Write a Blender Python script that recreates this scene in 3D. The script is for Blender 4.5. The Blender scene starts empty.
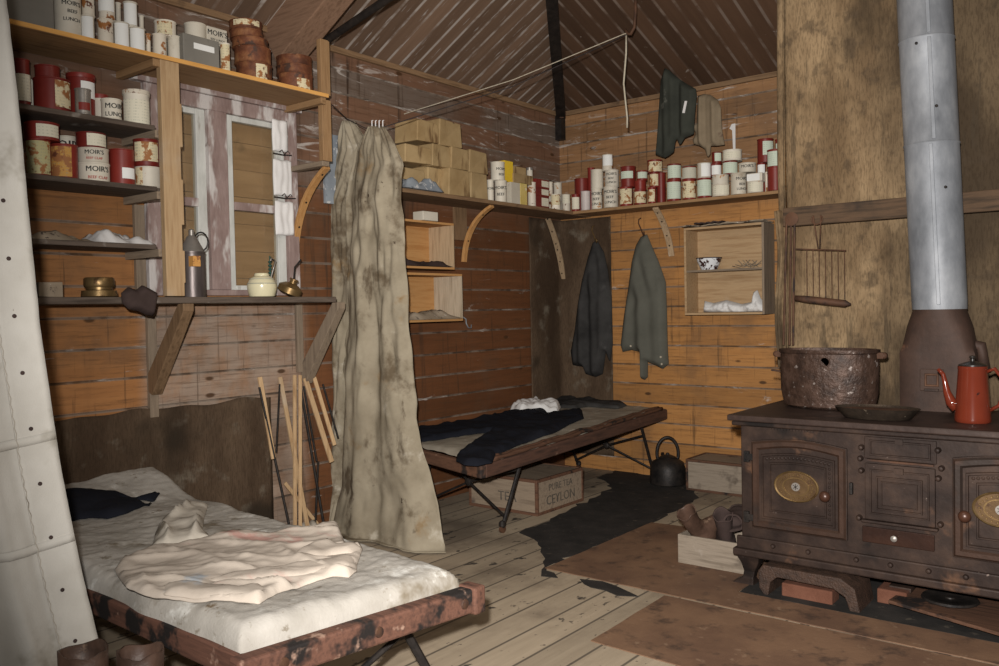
import bpy, bmesh, math, random
from mathutils import Vector, Matrix, noise
random.seed(7)
V = Vector
PI = math.pi
rad = math.radians
scene = bpy.context.scene
COL = scene.collection

# ------------------------------------------------------------------ camera
CAM = V((3.97576513, -5.84766189, 1.3))
CR = V((0.78352219, 0.62105889, -0.0194634)).normalized()
CU = V((-0.00210771, 0.03397997, 0.99942029)).normalized()
CF = V((-0.62136023, 0.78302695, -0.02793307)).normalized()
FPX = 856.37

def ray(x, y):
    return CR * ((x - 499.5) / FPX) - CU * ((y - 333) / FPX) + CF
def on_floor(x, y, z=0.0):
    d = ray(x, y); return CAM + d * ((z - CAM.z) / d.z)
def on_left(x, y, X=0.0):
    d = ray(x, y); return CAM + d * ((X - CAM.x) / d.x)
def on_back(x, y, Y=0.0):
    d = ray(x, y); return CAM + d * ((Y - CAM.y) / d.y)
def dist(P):
    return (P - CAM).dot(CF)

cd = bpy.data.cameras.new('camera')
cam = bpy.data.objects.new('camera', cd)
COL.objects.link(cam)
cd.sensor_width = 36.0
cd.lens = FPX * 36.0 / 999.0
cd.clip_start = 0.05
m = Matrix((CR, CU, -CF)).transposed().to_4x4()
m.translation = CAM
cam.matrix_world = m
scene.camera = cam

# ------------------------------------------------------------------ materials
class NT:
    def __init__(s, name):
        s.m = bpy.data.materials.new(name); s.m.use_nodes = True
        s.t = s.m.node_tree; s.t.nodes.clear()
        s.out = s.t.nodes.new('ShaderNodeOutputMaterial')
        s.b = s.t.nodes.new('ShaderNodeBsdfPrincipled')
        s.t.links.new(s.b.outputs[0], s.out.inputs[0])
        tc = s.t.nodes.new('ShaderNodeTexCoord')
        s.obj = tc.outputs['Object']
        s.rand = None
    def n(s, t): return s.t.nodes.new(t)
    def l(s, a, b): s.t.links.new(a, b)
    def setin(s, sock, v):
        if isinstance(v, bpy.types.NodeSocket): s.l(v, sock)
        else: sock.default_value = v
    def randomised(s):
        oi = s.n('ShaderNodeObjectInfo'); a = s.n('ShaderNodeVectorMath'); a.operation = 'SCALE'
        cb = s.n('ShaderNodeCombineXYZ')
        for i in range(3): s.l(oi.outputs['Random'], cb.inputs[i])
        s.l(cb.outputs[0], a.inputs[0]); a.inputs['Scale'].default_value = 37.0
        b = s.n('ShaderNodeVectorMath'); b.operation = 'ADD'
        s.l(s.obj, b.inputs[0]); s.l(a.outputs[0], b.inputs[1])
        s.obj = b.outputs[0]; s.rand = oi.outputs['Random']
    def noise(s, scale=(1, 1, 1), k=5.0, detail=4.0, rough=0.6, dist=0.0, off=0.0):
        mp = s.n('ShaderNodeMapping'); s.l(s.obj, mp.inputs[0]); mp.inputs['Scale'].default_value = scale
        mp.inputs['Location'].default_value = (off, off * 1.7, off * .6)
        t = s.n('ShaderNodeTexNoise'); s.l(mp.outputs[0], t.inputs['Vector'])
        t.inputs['Scale'].default_value = k; t.inputs['Detail'].default_value = detail
        t.inputs['Roughness'].default_value = rough; t.inputs['Distortion'].default_value = dist
        return t.outputs['Fac']
    def ramp(s, f, stops):
        r = s.n('ShaderNodeValToRGB'); s.setin(r.inputs[0], f)
        e = r.color_ramp.elements
        while len(e) > 1: e.remove(e[-1])
        e[0].position = stops[0][0]; e[0].color = tuple(stops[0][1]) + (1,)
        for p, c in stops[1:]:
            q = e.new(p); q.color = tuple(c) + (1,)
        return r.outputs[0]
    def step(s, f, a, b, lo=0.0, hi=1.0):
        r = s.n('ShaderNodeMapRange'); s.setin(r.inputs[0], f)
        r.interpolation_type = 'SMOOTHSTEP'
        for i, v in zip((1, 2, 3, 4), (a, b, lo, hi)): r.inputs[i].default_value = v
        return r.outputs[0]
    def mix(s, f, a, b, mode='MIX'):
        x = s.n('ShaderNodeMix'); x.data_type = 'RGBA'; x.blend_type = mode
        s.setin(x.inputs[0], f)
        for i, v in ((6, a), (7, b)):
            if isinstance(v, (tuple, list)): v = tuple(v) + (1,) if len(v) == 3 else v
            s.setin(x.inputs[i], v)
        return x.outputs[2]
    def math(s, op, a, b=0.0, c=None):
        x = s.n('ShaderNodeMath'); x.operation = op
        s.setin(x.inputs[0], a); s.setin(x.inputs[1], b)
        if c is not None: s.setin(x.inputs[2], c)
        return x.outputs[0]
    def xyz(s):
        x = s.n('ShaderNodeSeparateXYZ'); s.l(s.obj, x.inputs[0]); return x.outputs
    def white(s, v):
        w = s.n('ShaderNodeTexWhiteNoise'); w.noise_dimensions = '1D'; s.setin(w.inputs['W'], v); return w.outputs['Value']
    def done(s, color, rough=.8, metal=0.0, bump=None, bstr=.3, bdist=.004, spec=.3):
        s.setin(s.b.inputs['Base Color'], color if not isinstance(color, tuple) else tuple(color) + (1,))
        s.setin(s.b.inputs['Roughness'], rough); s.setin(s.b.inputs['Metallic'], metal)
        s.b.inputs['Specular IOR Level'].default_value = spec
        if bump is not None:
            bp = s.n('ShaderNodeBump'); bp.inputs['Strength'].default_value = bstr
            bp.inputs['Distance'].default_value = bdist
            s.l(bump, bp.inputs['Height']); s.l(bp.outputs[0], s.b.inputs['Normal'])
        return s.m

def pm(name, cols, k=8, scale=(1, 1, 1), rough=.8, metal=0.0, bump=.3, bd=.004, spots=(), detail=5, spec=.3, rnd=True, lo=.3, hi=.7, tint=0):
    """noise-coloured material; spots: (colour, scale, threshold, softness, stretch)"""
    s = NT(name)
    if rnd: s.randomised()
    f = s.noise(scale, k, detail)
    n = len(cols)
    c = s.ramp(f, [(lo + (hi - lo) * i / max(1, n - 1), cols[i]) for i in range(n)])
    for i, sp in enumerate(spots):
        col, kk, th, so = sp[:4]; st = sp[4] if len(sp) > 4 else (1, 1, 1)
        g = s.noise(st, kk, 4, .6, off=3.1 * (i + 1))
        c = s.mix(s.step(g, th, th + so), c, col)
    if tint and s.rand:
        hs = s.n('ShaderNodeHueSaturation'); s.l(c, hs.inputs['Color'])
        s.l(s.step(s.rand, 0, 1, 1 - tint, 1 + tint), hs.inputs['Value']); c = hs.outputs[0]
    fb = s.noise(scale, k * 4, 3) if bump else None
    return s.done(c, rough, metal, fb, bump, bd, spec)

def woodm(name, c1, c2, axis, k=4, **kw):
    st = [9, 9, 9]; st['xyz'.index(axis)] = .7
    return pm(name, (c1, c2, c1), k=k, scale=tuple(st), bump=.35, bd=.003, tint=kw.pop('tint', .12), **kw)

M = {}
def wood(kind, axis):
    key = kind + axis
    if key in M: return M[key]
    T = {
     'raw': ((.36, .22, .11), (.50, .34, .19), [((.10, .06, .03), 3, .68, .05), ((.5, .42, .33), 2.2, .6, .2)]),
     'dark': ((.045, .032, .024), (.10, .075, .058), [((.30, .27, .24), 5, .62, .12)]),
     'top': ((.21, .115, .05), (.31, .185, .09), [((.12, .08, .05), 2.0, .60, .15)]),
     'grey': ((.15, .11, .078), (.25, .19, .135), [((.07, .05, .04), 3, .62, .1)]),
     'brown': ((.13, .075, .038), (.23, .14, .075), [((.05, .03, .02), 3, .6, .15)]),
     'orange': ((.36, .17, .055), (.45, .24, .09), [((.15, .08, .04), 3, .62, .15)]),
     'box': ((.27, .18, .105), (.42, .30, .185), [((.16, .10, .06), 4, .64, .08), ((.62, .56, .48), 3, .62, .1)]),
     'crate': ((.17, .135, .10), (.27, .22, .17), [((.08, .06, .045), 4, .58, .12), ((.34, .29, .24), 6, .62, .1)]),
     'rust': ((.06, .030, .018), (.12, .058, .034), [((.02, .014, .012), 5, .56, .08), ((.38, .24, .17), 7, .66, .06)]),
     'char': ((.035, .02, .015), (.085, .042, .028), [((.16, .09, .06), 6, .66, .08)]),
     'pale': ((.30, .235, .165), (.44, .36, .265), [((.2, .15, .1), 4, .64, .1)]),
    }[kind]
    M[key] = woodm('wood ' + kind + ' ' + axis, T[0], T[1], axis, spots=T[2], rough=.75)
    return M[key]

M['black'] = pm('black iron', ((.010, .009, .009), (.035, .028, .024)), k=20, rough=.5, metal=.3, bump=.3)
M['iron'] = pm('stove iron', ((.017, .0105, .0085), (.033, .0205, .016), (.058, .035, .025)), k=7, rough=.55, metal=.2, bump=.45, bd=.003,
               spots=[((.12, .062, .036), 6, .60, .14), ((.012, .009, .008), 3, .58, .15), ((.16, .12, .10), 30, .70, .06)], rnd=False, spec=.22)
M['irontop'] = pm('stove top iron', ((.026, .016, .013), (.060, .038, .030)), k=6, rough=.5, metal=.2, bump=.4, spots=[((.10, .06, .045), 5, .6, .15)], rnd=False, spec=.25)
M['ironrust'] = pm('rusty iron trim', ((.055, .026, .015), (.12, .058, .032)), k=10, rough=.7, metal=.2, bump=.4, spots=[((.03, .02, .018), 6, .5, .15)])
M['potrust'] = pm('rusted cauldron', ((.022, .013, .010), (.052, .029, .020), (.095, .056, .041)), k=14, rough=.5, metal=.25, bump=.8, bd=.006,
                  spots=[((.24, .20, .18), 30, .62, .08), ((.03, .018, .014), 5, .64, .2)])
M['galv'] = pm('galvanised sheet', ((.12, .128, .142), (.22, .23, .25), (.34, .35, .37)), k=7, scale=(1, 1, .45), rough=.6, metal=.3, bump=.12,
               spots=[((.55, .55, .56), 3.0, .66, .1), ((.11, .10, .10), 14, .72, .04)], rnd=False)
M['hood'] = pm('rusty flue hood', ((.034, .020, .015), (.062, .034, .024)), k=9, rough=.65, metal=.15, bump=.35, spots=[((.13, .065, .04), 7, .64, .1)])
M['redenamel'] = pm('brick red enamel', ((.11, .018, .009), (.14, .024, .011)), k=6, rough=.12, bump=0, spots=[((.03, .012, .01), 9, .70, .02)], spec=.7)
M['blackenamel'] = pm('black enamel', ((.012, .010, .009), (.03, .024, .02)), k=10, rough=.25, bump=.1, spec=.5)
M['tinred'] = pm('red painted tin', ((.15, .016, .012), (.215, .026, .018)), k=6, rough=.42, bump=.1, spots=[((.10, .02, .012), 9, .66, .08), ((.5, .42, .34), 30, .76, .02)], tint=.15, spec=.4)
M['tincream'] = pm('cream painted tin', ((.52, .47, .38), (.66, .61, .52)), k=4, rough=.5, bump=.1, spots=[((.42, .20, .07), 14, .66, .06), ((.30, .24, .17), 6, .60, .15)], tint=.08)
M['tinrusty'] = pm('rust spotted cream tin', ((.60, .53, .43), (.72, .66, .56)), k=4, rough=.5, bump=.2, spots=[((.32, .13, .04), 14, .56, .05), ((.12, .04, .02), 20, .62, .05)], tint=.08)
M['tinrust'] = pm('rusted tin', ((.07, .026, .015), (.15, .052, .024), (.27, .12, .05)), k=16, rough=.6, bump=.5, spots=[((.06, .03, .02), 12, .55, .08), ((.5, .40, .26), 15, .68, .05)], tint=.1)
M['tinpink'] = pm('pale mauve tin', ((.50, .44, .42), (.62, .56, .54)), k=5, rough=.45, bump=.1)
M['grey'] = pm('grey painted tin box', ((.17, .16, .14), (.23, .21, .18)), k=5, rough=.6, bump=.1, spots=[((.10, .09, .08), 8, .66, .08)])
M['tindull'] = pm('dull tinplate', ((.22, .20, .18), (.35, .32, .29)), k=10, rough=.4, metal=.5, bump=.2)
def labelm(name, base, rust=0.0, lines=True):
    s = NT(name); s.randomised()
    c = s.mix(s.noise(k=9), base, tuple(min(1, b * 1.15) for b in base))
    if lines:
        z = s.xyz()[2]
        w = s.math('PINGPONG', s.math('MULTIPLY', z, 75.0), .5)
        g = s.noise((60, 60, 4), 3, 2)
        f = s.math('MULTIPLY', s.step(w, .30, .36), s.step(g, .52, .56))
        c = s.mix(s.math('MULTIPLY', f, .45), c, (.25, .27, .22))
    if rust:
        c = s.mix(s.step(s.noise(k=26, detail=3, off=2), .62 - rust, .70 - rust), c, (.30, .125, .045))
        c = s.mix(s.step(s.noise(k=18, detail=3, off=7), .66 - rust * .6, .74 - rust * .6), c, (.12, .04, .02))
    return s.done(c, .7)
M['lab'] = labelm('cream paper label', (.64, .60, .48))
M['labgreen'] = labelm('pale green label', (.50, .56, .46))
M['labrust'] = labelm('rust eaten label', (.60, .52, .34), .12)
M['labwhite'] = labelm('white paper label', (.72, .72, .70), 0, False)
M['ink'] = pm('black lettering', ((.02, .02, .02), (.04, .04, .035)), k=5, bump=0, rough=.8)
M['redink'] = pm('red lettering', ((.35, .03, .03), (.40, .05, .03)), k=5, bump=0)
M['kraft'] = pm('waxed kraft wrapping', ((.28, .185, .085), (.42, .30, .155)), k=5, rough=.6, bump=.2, spots=[((.14, .08, .035), 5, .55, .14, (2, 2, .5)), ((.12, .08, .05), 14, .70, .05)], tint=.1)
M['yellow'] = pm('yellow card', ((.66, .42, .02), (.76, .52, .04)), k=5, bump=.1)
M['yellowworn'] = pm('worn yellow card', ((.50, .36, .08), (.66, .52, .20)), k=9, bump=.1, spots=[((.7, .62, .45), 18, .6, .05)])
M['orangecard'] = pm('orange card', ((.50, .22, .05), (.60, .32, .10)), k=9, bump=.1, spots=[((.25, .10, .04), 18, .6, .05)])
M['brass'] = pm('tarnished brass', ((.16, .10, .042), (.29, .19, .085)), k=14, rough=.38, metal=.7, bump=.2, spots=[((.10, .055, .025), 12, .6, .1)])
M['brassdull'] = pm('dull oval brass', ((.075, .043, .020), (.15, .09, .042)), k=14, rough=.42, metal=.45, bump=.2, spots=[((.08, .045, .025), 20, .56, .08)])
M['knob'] = pm('brown knob', ((.05, .022, .014), (.08, .034, .02)), k=9, rough=.35, metal=.2, bump=.1, spec=.5)
M['stoneware'] = pm('cream stoneware', ((.62, .56, .36), (.70, .64, .44)), k=5, rough=.2, bump=0, spec=.6)
M['greyband'] = pm('grey band glaze', ((.34, .33, .26), (.42, .40, .3)), k=5, rough=.25, bump=0)
M['whiteenamel'] = pm('chipped white enamel', ((.66, .68, .70), (.74, .75, .77)), k=5, rough=.2, bump=0, spots=[((.05, .022, .018), 14, .52, .01)])
M['canister'] = pm('dark tin canister', ((.07, .055, .05), (.15, .125, .12)), k=6, scale=(3, 3, .6), rough=.4, metal=.5, bump=.15, spots=[((.16, .06, .03), 6, .68, .05)])
def clothm(name, c1, c2, spots=(), weave=260, rough=.95, k=4, rnd=False, bstr=.35, lo=.3, hi=.7):
    s = NT(name)
    if rnd: s.randomised()
    c = s.ramp(s.noise(k=k, detail=6), [(lo, c1), (hi, c2)])
    for i, sp in enumerate(spots):
        col, kk, th, so = sp[:4]; st = sp[4] if len(sp) > 4 else (1, 1, 1)
        c = s.mix(s.step(s.noise(st, kk, 5, .65, off=2.3 * (i + 1)), th, th + so), c, col)
    return s.done(c, rough, 0, s.noise(k=weave, detail=2), bstr, .0015, .1)
M['canvas'] = clothm('soiled canvas', (.20, .165, .115), (.36, .31, .23), [((.12, .09, .058), 3.4, .50, .16), ((.22, .14, .065), 2.4, .60, .12), ((.43, .385, .31), 4.2, .60, .14), ((.06, .042, .028), 16, .66, .06), ((.10, .075, .05), 7, .58, .12, (1, 1, .4))])
M['canvaspale'] = clothm('pale tent canvas', (.46, .43, .38), (.58, .55, .50), [((.34, .31, .26), 3.2, .56, .14), ((.2, .17, .13), 26, .72, .04)])
M['sheepskin'] = clothm('woolly pale blanket', (.27, .245, .21), (.44, .41, .37), [((.17, .14, .10), 3.0, .55, .13), ((.54, .52, .48), 6, .58, .1), ((.15, .11, .07), 9, .64, .08), ((.22, .19, .15), 22, .6, .1)], weave=120, bstr=.8)
M['longjohn'] = clothm('cream knitted wool', (.38, .32, .265), (.52, .45, .38), [((.44, .26, .22), 2.6, .58, .12, (1, 2, 1)), ((.36, .38, .40), 3.0, .62, .08), ((.30, .25, .19), 9, .62, .12)], weave=200)
M['paperlin'] = clothm('crumpled grey cloth', (.34, .30, .25), (.52, .47, .40), [((.2, .17, .13), 6, .6, .1)])
M['navy'] = clothm('navy serge', (.007, .008, .012), (.014, .015, .021), [((.10, .10, .12), 70, .74, .03)], weave=180)
M['navygrey'] = clothm('dusty black coat', (.018, .017, .017), (.060, .058, .056), [((.15, .145, .14), 3, .58, .2, (1, 1, .6))], weave=150)
M['greygreen'] = clothm('grey green gabardine', (.085, .084, .069), (.125, .123, .102), [((.055, .055, .048), 4, .6, .1)], weave=200)
M['darkgreen'] = clothm('dark green trousers', (.030, .032, .027), (.055, .058, .047), [((.10, .10, .085), 7, .66, .08)], weave=200)
M['ragbrown'] = clothm('tan rag', (.17, .13, .085), (.28, .22, .15), [((.09, .05, .04), 6, .6, .1)], weave=150)
M['ragmauve'] = clothm('faded mauve rag', (.10, .05, .055), (.16, .09, .09), [])
M['whitecloth'] = clothm('white rag', (.62, .61, .60), (.74, .73, .72), [((.45, .44, .43), 9, .62, .08)])
M['whitesleeve'] = clothm('white linen sleeve', (.64, .62, .61), (.74, .72, .71), [((.5, .47, .46), 6, .64, .1)])
M['matt'] = clothm('stained mattress ticking', (.24, .205, .16), (.38, .34, .275), [((.13, .10, .08), 4, .6, .12), ((.5, .46, .4), 7, .62, .08)], weave=140)
M['bluegrey'] = clothm('blue grey crumpled cloth', (.17, .19, .22), (.28, .31, .34), [((.5, .5, .5), 16, .58, .04), ((.06, .07, .08), 13, .62, .05)])
M['darkrag'] = clothm('dark rag', (.035, .025, .022), (.075, .05, .045), [])
M['straw'] = clothm('old matted paper', (.22, .17, .12), (.40, .33, .25), [((.08, .06, .05), 16, .58, .06), ((.6, .56, .5), 18, .64, .05)])
M['leather'] = pm('cracked brown leather', ((.035, .020, .014), (.11, .062, .043)), k=11, rough=.5, bump=.5, spots=[((.20, .13, .09), 12, .62, .08)], tint=.2)
M['brick'] = pm('red fire brick', ((.11, .042, .024), (.16, .066, .040)), k=16, rough=.9, bump=.5, spots=[((.08, .05, .04), 8, .62, .1)])
M['cord'] = pm('old cord', ((.35, .30, .22), (.5, .45, .36)), k=60, bump=0)
M['darkcord'] = pm('tarred line', ((.02, .017, .015), (.04, .03, .03)), k=60, bump=0)
M['whitepaint'] = pm('weathered white sash', ((.44, .44, .41), (.60, .60, .57)), k=6, scale=(3, 3, 1), rough=.7, bump=.4, spots=[((.28, .25, .22), 6, .62, .1, (2, 2, .6)), ((.04, .07, .055), 2.1, .74, .02)])
M['pinkpaint'] = pm('flaking mauve paint', ((.20, .135, .12), (.32, .235, .215)), k=7, scale=(3, 3, 1), rough=.75, bump=.5, spots=[((.54, .50, .48), 4, .50, .14, (2.5, 2.5, .8)), ((.10, .055, .04), 9, .68, .06)])
M['tarpaper'] = pm('tar stain', ((.012, .011, .010), (.035, .030, .027)), k=7, rough=.85, bump=.4, spots=[((.07, .058, .045), 14, .62, .08)], rnd=False)
def glassm():
    s = NT('dusty window glass')
    t = s.n('ShaderNodeBsdfTransparent'); t.inputs[0].default_value = (.93, .92, .88, 1)
    g = s.n('ShaderNodeBsdfGlossy'); g.inputs['Roughness'].default_value = .12; g.inputs[0].default_value = (.8, .8, .8, 1)
    d = s.n('ShaderNodeBsdfDiffuse'); d.inputs[0].default_value = (.40, .30, .19, 1)
    a = s.n('ShaderNodeMixShader'); a.inputs[0].default_value = .06; s.l(t.outputs[0], a.inputs[1]); s.l(g.outputs[0], a.inputs[2])
    b = s.n('ShaderNodeMixShader'); b.inputs[0].default_value = .10; s.l(a.outputs[0], b.inputs[1]); s.l(d.outputs[0], b.inputs[2])
    s.l(b.outputs[0], s.out.inputs[0]); return s.m
M['glass'] = glassm()
# ------------------------------------------------------------------ board materials of the hut
PITCH = .1475
def wallm(name, back=False):
    s = NT(name)
    X = s.xyz(); z = X[2]; a = X[0] if back else X[1]
    st = (.6, 9, 9) if back else (9, .6, 9)
    q = s.math('DIVIDE', s.math('SUBTRACT', z, .0), PITCH)
    q = s.math('ADD', q, -1.0 / PITCH + 7)
    bid = s.math('FLOOR', q); fr = s.math('FRACT', q)
    rnd = s.white(bid)
    grain = s.noise(st, 3.2, 5)
    big = s.noise(k=1.3, detail=3, off=4)
    fine = s.noise(k=7, detail=5, off=8)
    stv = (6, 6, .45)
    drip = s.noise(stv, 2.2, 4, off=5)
    if back:
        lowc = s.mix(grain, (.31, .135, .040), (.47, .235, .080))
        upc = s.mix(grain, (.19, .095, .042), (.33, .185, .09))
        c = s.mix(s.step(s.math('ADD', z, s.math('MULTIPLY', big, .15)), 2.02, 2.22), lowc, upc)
    else:
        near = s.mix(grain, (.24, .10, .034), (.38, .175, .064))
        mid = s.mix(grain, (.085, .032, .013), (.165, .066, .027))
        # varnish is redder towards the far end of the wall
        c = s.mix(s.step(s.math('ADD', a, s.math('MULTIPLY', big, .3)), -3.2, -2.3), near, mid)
        under = s.mix(grain, (.22, .15, .11), (.36, .28, .22))
        fu = s.math('MULTIPLY', s.step(a, -3.70, -3.60), s.step(a, -2.75, -2.60, 1, 0))
        fu = s.math('MULTIPLY', fu, s.step(z, 1.30, 1.42, 1, 0))
        c = s.mix(s.math('MULTIPLY', fu, s.step(fine, .3, .6, .55, 1)), c, under)
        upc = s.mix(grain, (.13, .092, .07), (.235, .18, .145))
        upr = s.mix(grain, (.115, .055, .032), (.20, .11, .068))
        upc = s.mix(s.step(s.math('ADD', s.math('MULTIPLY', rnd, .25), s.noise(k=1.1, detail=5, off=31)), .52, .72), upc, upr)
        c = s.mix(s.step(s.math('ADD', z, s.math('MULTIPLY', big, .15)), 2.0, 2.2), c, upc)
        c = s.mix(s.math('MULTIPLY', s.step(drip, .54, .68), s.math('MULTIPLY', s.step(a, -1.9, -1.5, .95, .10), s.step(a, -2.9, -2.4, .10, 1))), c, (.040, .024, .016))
    hs = s.n('ShaderNodeHueSaturation'); s.l(c, hs.inputs['Color']); s.l(s.step(rnd, 0, 1, .84, 1.14), hs.inputs['Value']); c = hs.outputs[0]
    c = s.mix(s.step(s.noise((14, 14, .8), 2.2, 4, off=15), .58, .70, 0, .6), c, (.05, .028, .015))
    c = s.mix(s.step(s.noise(k=2.6, detail=6, off=21), .48, .70, 0, .45), c, (.11, .07, .045))
    c = s.mix(s.step(s.noise((1.2, 1, 22) if back else (1, 1.2, 22), 3.4, 6, .75, off=51), .48, .68, 0, .5), c, (.07, .036, .018))
    # knots
    vo = s.n('ShaderNodeTexVoronoi'); mp = s.n('ShaderNodeMapping'); s.l(s.obj, mp.inputs[0])
    mp.inputs['Scale'].default_value = (2.2, 5, 5) if back else (5, 2.2, 5)
    s.l(mp.outputs[0], vo.inputs['Vector']); vo.inputs['Scale'].default_value = 1.25
    c = s.mix(s.step(vo.outputs['Distance'], .05, .10, .9, 0), c, (.06, .028, .012))
    # dusty groove lines
    e = s.math('MINIMUM', fr, s.math('SUBTRACT', 1.0, fr))
    g = s.step(e, .028, .060, 1, 0)
    gc = s.mix(s.step(fine, .35, .6), (.08, .06, .045), (.27, .22, .18))
    c = s.mix(s.math('MULTIPLY', g, .72), c, gc)
    # white bloom of salt and lime, more of it high up
    wh = s.noise((1.2, 1.2, 7) if back else (7, 1.2, 7), 2.2, 6, .7, 1.2, off=11)
    amt = s.step(z, 1.9, 2.3, .0, .07)
    f = s.step(s.math('ADD', s.math('ADD', wh, amt), s.math('MULTIPLY', g, .07)), .64, .76, 0, .8)
    c = s.mix(f, c, (.52, .47, .43))
    return s.done(c, .62, 0, grain, .25, .004, .25)
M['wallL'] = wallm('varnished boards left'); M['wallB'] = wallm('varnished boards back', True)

def ceilm(name, along):
    s = NT(name); X = s.xyz(); a = X[1] if along == 'y' else X[0]
    P = .115
    q = s.math('ADD', s.math('DIVIDE', a, P), 60.0)
    bid = s.math('FLOOR', q); fr = s.math('FRACT', q); rnd = s.white(bid)
    st = (.6, 8, 1) if along == 'y' else (8, .6, 1)
    grain = s.noise(st, 3, 5); fine = s.noise(st, 7, 5, off=5)
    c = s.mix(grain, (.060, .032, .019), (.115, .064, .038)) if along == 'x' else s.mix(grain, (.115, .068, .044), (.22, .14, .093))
    hs = s.n('ShaderNodeHueSaturation'); s.l(c, hs.inputs['Color']); s.l(s.step(rnd, 0, 1, .75, 1.2), hs.inputs['Value']); c = hs.outputs[0]
    e = s.math('MINIMUM', fr, s.math('SUBTRACT', 1.0, fr))
    g = s.step(e, .05, .12, 1, 0)
    gc = (.42, .37, .33) if along == 'y' else (.20, .15, .12)
    c = s.mix(s.math('MULTIPLY', g, s.step(s.noise((1, 1, 1), 4, 5, off=9), .40, .60, .10, .95)), c, gc)
    if along == 'y':
        c = s.mix(s.step(s.math('ADD', fine, s.math('MULTIPLY', g, .06)), .62, .70, 0, .75), c, (.45, .41, .38))
    else:
        c = s.mix(s.step(s.noise(k=11, detail=4, off=3), .68, .72, 0, .6), c, (.40, .35, .31))
    return s.done(c, .8, 0, grain, .3, .004, .2)
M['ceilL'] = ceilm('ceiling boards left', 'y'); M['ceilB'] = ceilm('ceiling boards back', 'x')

def floorm():
    s = NT('worn grey floor boards'); X = s.xyz(); P = .16
    q = s.math('ADD', s.math('DIVIDE', X[0], P), 20.0)
    bid = s.math('FLOOR', q); fr = s.math('FRACT', q); rnd = s.white(bid)
    grain = s.noise((9, .7, 1), 3, 6)
    c = s.mix(grain, (.255, .20, .14), (.45, .365, .265))
    hs = s.n('ShaderNodeHueSaturation'); s.l(c, hs.inputs['Color']); s.l(s.step(rnd, 0, 1, .85, 1.15), hs.inputs['Value']); c = hs.outputs[0]
    e = s.math('MINIMUM', fr, s.math('SUBTRACT', 1.0, fr))
    c = s.mix(s.step(e, .02, .05, .8, 0), c, (.06, .05, .04))
    dirt = s.noise(k=2.0, detail=6, off=2)
    c = s.mix(s.step(dirt, .46, .70, 0, .7), c, (.12, .09, .065))
    sp = s.noise((1.6, 1, 1), 7.5, 4, .55, off=9)
    c = s.mix(s.step(sp, .635, .69, 0, .9), c, (.030, .026, .024))
    c = s.mix(s.step(s.noise((1.6, 1, 1), 24, 3, off=4), .68, .72, 0, .7), c, (.05, .04, .035))
    return s.done(c, .8, 0, grain, .35, .004, .2)
M['floor'] = floorm()
def matm(name, c1, c2):
    s = NT(name)
    c = s.mix(s.step(s.noise(k=2.2, detail=6), .35, .65), c1, c2)
    c = s.mix(s.step(s.noise(k=9, detail=6, off=3), .52, .70, 0, .8), c, (.055, .035, .026))
    c = s.mix(s.step(s.noise(k=14, detail=5, off=6), .62, .72, 0, .6), c, (.26, .17, .11))
    return s.done(c, .7, .0, s.noise(k=30), .4, .003, .3)
M['lino'] = matm('rusty floor sheet', (.13, .072, .045), (.20, .115, .068))
def sackm(name, dark=False):
    s = NT(name); X = s.xyz()
    st = (1, 1, .35)
    if dark:
        c = s.mix(s.step(s.noise(st, 2.5, 6), .35, .65), (.060, .038, .024), (.125, .084, .054))
        c = s.mix(s.step(s.noise(k=5, detail=6, off=4), .55, .72), c, (.17, .14, .105))
        c = s.mix(s.step(s.noise(k=1.5, detail=3, off=9), .50, .66), c, (.035, .025, .017))
    else:
        c = s.mix(s.step(s.noise(st, 2.0, 6), .38, .62), (.16, .105, .058), (.37, .26, .15))
        c = s.mix(s.step(s.noise((1, 1, .45), 1.6, 6, off=4), .45, .60, 0, .92), c, (.060, .042, .026))
        c = s.mix(s.step(s.math('ADD', X[0], s.math('MULTIPLY', s.noise(k=2, detail=4, off=40), .7)), 3.0, 3.35, 0, .75), c, (.055, .038, .024))
        c = s.mix(s.step(s.noise(k=9, detail=6, off=14), .52, .66, 0, .6), c, (.07, .05, .033))
        c = s.mix(s.step(s.noise((3, 3, .3), 5, 4, off=7), .60, .68, 0, .6), c, (.06, .045, .03))
    w = s.noise((1, 1, .2), 130, 2)
    c = s.mix(s.step(w, .45, .65, 0, .35), c, (.03, .02, .012))
    return s.done(c, .95, 0, s.math('ADD', w, s.noise((.2, .2, 1), 130, 2)), .6, .003, .1)
M['sack'] = sackm('sooty sackcloth'); M['sackdark'] = sackm('dark sackcloth', True)

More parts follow.
